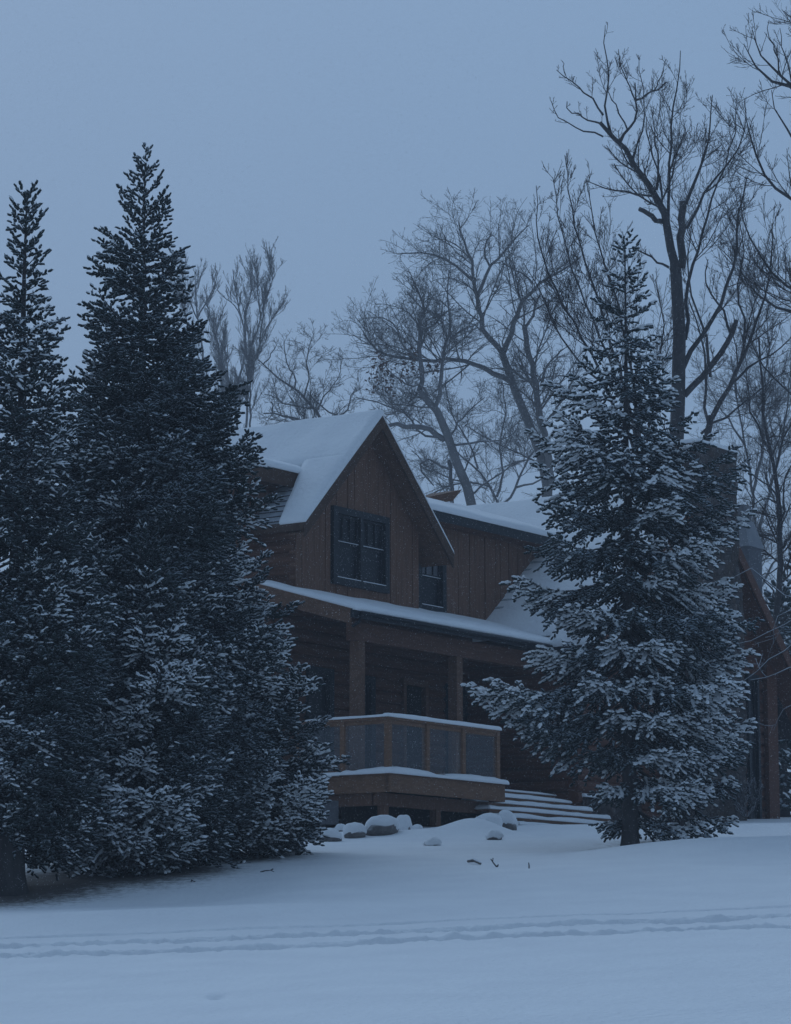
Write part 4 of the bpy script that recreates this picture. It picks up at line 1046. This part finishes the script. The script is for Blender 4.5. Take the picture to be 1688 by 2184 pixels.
bare_tree("bare_tree", "low spreading bare tree over the snowy ridge left of the roof peak", (735, 1745), [
 (rh([(1560,2300),(1480,1580),(1380,1470),(1270,1370),(1180,1280),(1060,1220),(930,1160),(880,1060),(840,1010)]), 4.4, 1.2, 1.0),
 (rh([(1500,2300),(1280,1600),(1180,1580),(1050,1540),(960,1520),(890,1520)]), 3.8, 1.4, .9),
 (rh([(970,1520),(975,1460),(950,1420)]), 1.6, 1.2, .5),
 (rh([(1270,1370),(1300,1270),(1330,1180),(1290,1060),(1320,900),(1350,800)]), 2, .8, 1.3),
 (rh([(1180,1280),(1200,1180),(1130,1100),(1080,900),(1075,840)]), 2, .8, 1.2),
 (rh([(880,1060),(940,980),(1000,880)]), 1.8, .8, 1.0),
 (rh([(1620,1560),(1580,1540),(1480,1500),(1380,1400),(1300,1330)]), 2.4, 1.0, 1.0),
 (rh([(1600,1560),(1690,1490),(1700,1380),(1760,1280)]), 2.2, .8, 1.0),
 (rh([(1340,1480),(1200,1450),(1060,1430),(980,1350),(900,1340)]), 2.2, .8, 1.0),
 (rh([(1400,1490),(1440,1380),(1520,1300),(1600,1180),(1610,1060)]), 2, .7, 1.2),
], 112, 113, "pale oaks behind the roof", levels=((4.2, .70), (11, .44), (6, .40)), up=.24, rmin=.0088, **oak)
far = dict(tipk=.5, bark='oakbark', twig='fartwig', curl=.16, ang=(18, 42), spread=1.5, group="faint far trees behind the left spruces")
bare_tree("bare_tree", "faint far bare tree shaped like an upswept broom, right of the tall spruce", (505, 1500), [
 (rh([(640,1900),(620,1290),(650,1180),(690,1040),(720,900),(700,700),(640,500),(600,300),(590,150)]), 3.4, 0.7, 1.0),
 (rh([(710,1900),(735,1180),(740,1000),(770,850),(840,700),(880,500),(900,360)]), 2.8, 0.7, 1.0),
 (rh([(750,1900),(760,1150),(800,1000),(850,860),(960,620),(1030,520),(1070,480)]), 2.4, 0.6, 1.0),
 (rh([(720,900),(700,650),(720,500),(780,380),(760,220)]), 1.9, 0.6, 1.0),
 (rh([(850,860),(880,600),(910,400),(980,260),(940,50)]), 1.9, 0.6, 1.0),
 (rh([(860,640),(830,430),(820,250),(800,110)]), 1.5, 0.6, 1.0),
 (rh([(690,650),(600,480),(520,430),(450,350)]), 1.4, 0.6, 1.0),
 (rh([(580,1900),(560,1290),(520,1120),(470,950),(430,800)]), 2.5, 0.8, .8),
 (rh([(560,1290),(530,1060),(540,850)]), 1.4, 0.7, .8),
], 150, 114, levels=((4.6, .62), (11, .42), (6, .38)), up=.42, rmin=.0095, **far)
bare_tree("bare_tree", "faint far bare tree peeping out beside the tall spruce, left of the broom shaped one", (440, 1500), [
 (rh([(330,1900),(300,850),(250,600),(235,400),(232,180)]), 3.1, 0.8, 1.0),
 (rh([(255,620),(320,500),(380,400),(430,260),(445,180)]), 1.9, 0.6, 1.0),
 (rh([(250,620),(180,470),(130,300),(110,180)]), 1.6, 0.6, 1.0),
 (rh([(520,1900),(480,1000),(430,780),(380,600),(350,480)]), 2.5, 0.7, 1.0),
 (rh([(430,780),(470,600),(520,500)]), 1.5, 0.6, 1.0),
 (rh([(235,400),(280,250),(330,120)]), 1.4, 0.6, 1.0),
 (rh([(200,900),(140,600),(60,350),(60,250)]), 1.9, 0.6, 1.0),
], 155, 115, levels=((4.6, .62), (11, .42), (6, .38)), up=.42, rmin=.0095, **far)
bare_tree("oak_tree", "low spreading bare crown filling the gap behind the long dormer's snowy roof", (1090, 1742), [
 ([(1075,1400),(1070,1090),(1050,1040),(1020,1000),(985,975),(940,930),(905,900)], 3.6, 1.0),
 ([(1070,1090),(1100,1040),(1120,990),(1150,950),(1160,890)], 3.2, 1.0),
 ([(1060,1060),(1075,1010),(1065,950),(1080,880),(1070,810)], 3.0, .9),
 ([(1050,1040),(1010,1030),(960,1020),(915,1000),(880,960)], 2.6, .9),
 ([(1100,1040),(1140,1030),(1180,1010),(1220,960)], 2.6, .9),
 ([(1020,1000),(1000,940),(960,880),(950,810)], 2.4, .8),
], 128, 116, "pale oaks behind the roof", levels=((4.0, .70), (11, .44), (6, .40)), up=.22, rmin=.0095, **oak)
# right edge
bare_tree("bare_tree", "faint tangled bare tree far behind the rendered chimney at the right", (1620, 1742), [
 ([(1622,1500),(1618,1300),(1612,1150),(1606,1050),(1590,950),(1570,850),(1560,760)], 5, 1.2),
 ([(1612,1150),(1640,1060),(1665,960),(1680,860),(1690,760)], 4, 1.0),
 ([(1606,1050),(1630,940),(1625,840),(1640,740),(1635,660)], 3.6, 1.0),
 ([(1618,1260),(1655,1190),(1690,1130),(1730,1060)], 3, 1.0),
 ([(1615,1200),(1585,1140),(1560,1080),(1530,1020),(1520,960)], 3, 1.0),
 ([(1590,950),(1555,900),(1530,860),(1500,800)], 2.6, .8),
 ([(1665,960),(1640,900),(1650,820)], 2.2, .8),
 ([(1620,1400),(1660,1330),(1690,1290)], 2.6, .9),
], 112, 117, "bare trees behind the house", levels=((4.2, .80), (11, .44), (6, .38)), up=.22, rmin=.0090, curl=.3, bark='oakbark', twig='fartwig', tipk=.45, ang=(32, 68), spread=1.5)
bare_tree("bare_tree", "slim straight bare tree right of the rendered chimney, near the right edge", (1641, 1742), [
 (r4([(1500,2300),(1540,1840),(1570,1500),(1582,1200),(1580,1000),(1560,850),(1530,600),(1500,400),(1450,200),(1420,0),(1400,-300),(1380,-700)]), 8, 2.0, .8),
 (r4([(1600,1330),(1660,1240),(1760,1100)]), 3.5, 1.5, .8),
 (r4([(1585,1050),(1640,940),(1600,800),(1640,580),(1720,480)]), 3, 1.0, 1),
 (r4([(1570,900),(1480,860),(1380,840),(1300,920),(1180,950)]), 2.4, .8, .8),
 (r4([(1560,850),(1450,700),(1350,640),(1220,540),(1160,480)]), 2.2, .8, .8),
 (r4([(1580,1180),(1480,1200),(1360,1190),(1230,1260)]), 2.0, .8, .8),
 (r4([(1500,400),(1380,200),(1300,0),(1260,-300),(1240,-600)]), 2.8, .8, 1),
 (r4([(1530,600),(1600,300),(1700,100),(1750,-200)]), 2.8, .8, 1),
 (r4([(1590,1500),(1500,1560),(1400,1580),(1320,1660)]), 2.0, .8, .8),
 (r4([(1540,1840),(1500,1700),(1420,1620),(1360,1560)]), 2.4, .8, .8),
], 65, 104, "bare trees behind the house", levels=((3.8, .72), (11, .44), (5, .36)), up=.18, curl=.22, rmin=.0065, ang=(35, 70), spread=1.4)
bare_tree("bare_tree", "large bare tree outside the right edge, dark limbs reaching in at top right", (1850, 1745), [
 ([(1850,1300),(1835,900),(1825,600),(1815,380)], 16, 11, .1),
 ([(1815,380),(1770,270),(1730,215),(1688,182),(1660,178),(1638,165),(1612,142),(1598,122),(1590,98)], 6.5, .8, 1.2),
 ([(1740,220),(1700,185),(1668,165),(1650,148),(1637,130),(1622,110),(1611,87),(1605,66)], 4, .8, 1.2),
 ([(1668,165),(1657,120),(1652,95),(1640,75),(1639,40)], 2, .7, 1.0),
 ([(1690,190),(1680,130),(1672,100),(1660,60)], 2, .7, 1.0),
 ([(1820,500),(1760,420),(1700,310),(1686,290),(1668,260),(1652,230),(1645,190)], 4, .8, .9),
 ([(1825,600),(1750,480),(1688,428),(1650,400),(1620,354),(1597,300),(1592,281),(1590,215)], 5, .8, .9),
 ([(1835,800),(1750,690),(1688,659),(1650,655),(1608,627),(1570,560)], 5, 1, .9),
 ([(1830,760),(1740,640),(1688,619),(1656,595),(1617,542),(1592,482),(1580,420)], 4.5, 1, .9),
 ([(1815,380),(1790,200),(1740,100),(1700,20),(1690,-60)], 6, 2, .9),
 ([(1840,1000),(1760,900),(1700,850),(1640,800),(1590,700)], 4, 1, .8),
 ([(1690,40),(1680,30),(1672,22)], 1.5, .8, 1.0),
], 54, 105, None, levels=((2.8, .60), (10, .42), (5, .34)), up=.32, curl=.16, rmin=.0060, ang=(32, 60), spread=1.0)
bare_tree("bare_tree", "young bare tree beyond the right edge with thin snow laden boughs crossing the wing's rake", (1790, 1765), [
 ([(1790,1700),(1785,1500),(1775,1350),(1770,1200)], 5, 3, .1),
 ([(1785,1400),(1740,1345),(1688,1375),(1650,1402),(1610,1432),(1583,1452)], 2.6, 1.0, .5),
 ([(1785,1440),(1740,1408),(1688,1420),(1650,1436),(1600,1450)], 2.4, .9, .5),
 ([(1780,1300),(1740,1265),(1688,1288),(1640,1240),(1600,1205),(1560,1230),(1530,1250)], 2.4, .7, .35),
 ([(1780,1320),(1740,1300),(1680,1330),(1640,1350),(1600,1372),(1560,1378),(1525,1362)], 1.8, .7, .35),
 ([(1785,1540),(1740,1490),(1700,1500),(1660,1520),(1650,1560)], 1.8, .7, .8),
 ([(1780,1350),(1700,1290),(1660,1310),(1650,1370)], 2.2, .8, .5),
], 50, 106, None, bark='snowtwig', twig='snowtwig', levels=((1.6, .30), (2, .45), (2, .4)), up=.1, curl=.25, rmin=.006, spread=.5)
# shrub at the corner of the wing
sp = []
rngs = np.random.default_rng(3)
for k in range(16):
    a = rngs.uniform(-26, 26); sp.append(([(1592+a*.25, 1742), (1592+a*.8+rngs.normal()*3, 1722), (1592+a*1.25+rngs.normal()*4, 1690-rngs.uniform(0, 22))], 1.0, .6, 2.0))
bare_tree("shrub", "small frosted bare shrub at the right corner of the wing", (1592, 1745), sp, 57.5, 107, None, bark='snowtwig', twig='snowtwig', levels=((3, .12), (4, .45), (2, .5)), up=.3, rmin=.005, spread=.5, cat="shrub")

# ================================================================ boulders, sticks
def boulder(label, u, v, hw, hh, seed, group="snow capped boulders along the foot of the deck", sq=1.0, lean=0.0, sink=.25, depth=1.0, cov=.12):
    p = ghit(u, v+hh*.8, 30, 55); d = p[1]; r = hw*d/F; h = hh*2*d/F*.9
    rng = np.random.default_rng(seed); nu, nv = 36, 22
    th = np.linspace(0, 2*math.pi, nu, endpoint=False); ph = np.linspace(-math.pi/2, math.pi/2, nv)
    T, Pp = np.meshgrid(th, ph)
    n = np.stack([np.cos(Pp)*np.cos(T), np.cos(Pp)*np.sin(T), np.sin(Pp)], -1)
    nn = 1+.30*fbm(n[..., 0]*1.5+seed*3.1+5, n[..., 2]*1.5+n[..., 1]*1.1+seed, 3)
    # a few broken facets
    for _ in range(3):
        a = unit(rng.normal(size=3)*[1, 1, .6]); dd = (n*a).sum(-1); nn = np.minimum(nn, .90/np.maximum(dd, .35))
    S = np.sign(n)*np.abs(n)**sq
    V = S*nn[..., None]*[r, r*depth, h*.62]
    V[..., 0] += lean*V[..., 2]
    V[..., 2] += h*.26
    root = tag(empty("boulder", p), label, "boulder", group)
    b = (np.arange(nv-1)[:, None]*nu+np.arange(nu)); nxt = (np.arange(nu)+1) % nu
    q = np.stack([b, (np.arange(nv-1)[:, None]*nu+nxt), (np.arange(nv-1)[:, None]+1)*nu+nxt, b+nu], -1).reshape(-1, 4)
    mesh_np("stone", V.reshape(-1, 3), None, q, M['rock'], root, True)
    up_ = np.clip((n[..., 2]+cov+1.1*fbm(n[..., 0]*2+seed*2, n[..., 1]*2+n[..., 2], 3))/.40, 0, 1); up_ = up_*up_*(3-2*up_)
    C = V*(1+.0*up_[..., None]); thk = .06+.05*min(r, .5)
    C = V+(n*[.5, .5, 1])*(thk*up_*(1+.8*fbm(n[..., 0]*2+seed, n[..., 1]*2, 2)))[..., None] - (1-up_)[..., None]*n*.03
    mesh_np("snow_cap", C.reshape(-1, 3), None, q, M['snow'], root, True)
    return root
BL = [("low boulder at the left end of the row, beside the spruce", 704, 1784, 24, 12, .9, 0, 1),
 ("small boulder tucked behind the two left ones", 728, 1771, 12, 10, .9, 0, 1),
 ("rounded boulder third from the left, below the concrete block", 757, 1776, 23, 15, .85, 0, 1),
 ("wide flat topped boulder below the deck corner", 814, 1771, 35, 18, .75, .1, 1),
 ("upright round boulder leaning against the wide flat one", 857, 1764, 19, 20, .9, .15, 1),
 ("tiny boulder just right of the upright round one", 889, 1772, 11, 7, .9, 0, 1),
 ("small sunken boulder in the snow in front of the row", 922, 1799, 15, 5, .9, 0, 1.5, .4),
 ("snow buried boulder filling the mound at the foot of the steps", 1038, 1762, 30, 15, .9, .2, 1, .6),
 ("upright egg shaped boulder at the left foot of the steps", 1084, 1754, 18, 21, .95, -.28, 1),
 ("small dark boulder half buried in front of the egg shaped one", 1055, 1786, 16, 7, .9, 0, 1, .25)]
for i, (lab, u, v, hw, hh, sq, ln, dp, *cv) in enumerate(BL): boulder(lab, u, v, hw, hh, 50+i, sq=sq, lean=ln, depth=dp, cov=cv[0] if cv else .12)
# half-buried log and sticks
p = ghit(1012, 1842, 30, 50); mb = MB(); q = at(1026, 1848, p[1]-.25)-at(1000, 1836, p[1]+.15); q[2] = q[2]*.4
mb.tube([(-q[0]*.5, -q[1]*.5, .045), (0, 0, .05), (q[0]*.5, q[1]*.5, .0)], [.020, .026, .016], 9)
lg = mb.build("log", M['rock'], smooth=True); lg.location = tuple(map(float, p)); tag(lg, "short half buried log in the snow in front of the boulder mound", "log")
def stick(label, pts, r):
    p0 = ghit(pts[0][0], pts[0][1], 25, 50); mb = MB()
    mb.tube([at(u, v, p0[1]+.03*i)-p0-(np.array([0, 0, .04]) if i == 0 else 0) for i, (u, v) in enumerate(pts)], [r*(1-.5*i/len(pts)) for i in range(len(pts))], 5)
    return p0, mb
for lab, ch in (("forked twig sticking out of the snow right of the half buried log", [[(1060, 1849), (1054, 1842), (1047, 1832)], [(1054, 1842), (1051, 1838), (1052, 1830)], [(1061, 1849), (1063, 1844)]]),
                ("single short stick standing in the snow in front of the steps", [[(1129, 1852), (1129, 1846), (1128, 1840)]]),
                ("crooked fallen branch on the snow at the foot of the left spruces", [[(556, 1860), (566, 1857), (578, 1856), (590, 1862)], [(578, 1856), (583, 1853)]]),
                ("curled dead twig lying on the snow in front of the left spruces", [[(408, 1883), (409, 1877), (414, 1880)], [(414, 1880), (422, 1884), (428, 1881)]])):
    p0 = ghit(ch[0][0][0], ch[0][0][1], 25, 50); mb = MB()
    for c in ch: mb.tube([at(u, v, p0[1]+.02*i)-p0 for i, (u, v) in enumerate(c)], [.010-.002*min(i, 3) for i in range(len(c))], 5)
    o = mb.build("twig", M['bark']); o.location = tuple(map(float, p0)); tag(o, lab, "twig")

# falling snow: thousands of small flakes through the whole air volume
rf = np.random.default_rng(77); nfl = 260000
dd = (rf.random(nfl)*(52**3-17**3)+17**3)**(1/3.)
X = (rf.random(nfl)-.5)*2*dd*.19; Zf = -.6+rf.random(nfl)*dd*.40
ok = Zf > gz(X, dd, False)+.03; X, dd, Zf = X[ok], dd[ok], Zf[ok]
P = np.stack([X, dd, Zf], 1)
# keep them out of the rooms of the house
lx = (P-OH)@XH; ly = (P-OH)@YH; P = P[~((lx > .6) & (lx < 15) & (ly > 1.2) & (P[:, 2]-OH[2] < 7))]
s = rf.uniform(.0013, .0031, (len(P), 1)); e = np.array([[1, 0, -.6], [-.5, .87, -.6], [-.5, -.87, -.6], [0, 0, 1.3]])
V = (P[:, None]+e[None]*s[:, None]+np.array([0, 0, 0])).reshape(-1, 3); b = np.arange(len(P))[:, None, None]*4
T = (b+np.array([[0, 1, 3], [1, 2, 3], [2, 0, 3], [0, 2, 1]])[None]).reshape(-1, 3)
fl = mesh_np("falling_snow", V, T, None, M['snow']); tag(fl, "fine snowflakes drifting down all across the scene", "snowfall", kind="stuff")

# ================================================================ haze
m = bpy.data.materials.new("haze_air"); m.use_nodes = True; n = m.node_tree; n.nodes.clear()
o_ = n.nodes.new("ShaderNodeOutputMaterial"); pv_ = n.nodes.new("ShaderNodeVolumePrincipled")
pv_.inputs["Color"].default_value = (.86, .91, 1.0, 1); pv_.inputs["Density"].default_value = 0.0019; pv_.inputs["Anisotropy"].default_value = 0.0
n.links.new(pv_.outputs[0], o_.inputs["Volume"])
M['haze'] = m
mb = MB(); mb.box(-155, 155, -57, 303, -5, 46)
hz = mb.build("haze", m); tag(hz, "blue snowy evening air filling the whole scene", "haze", kind="stuff")
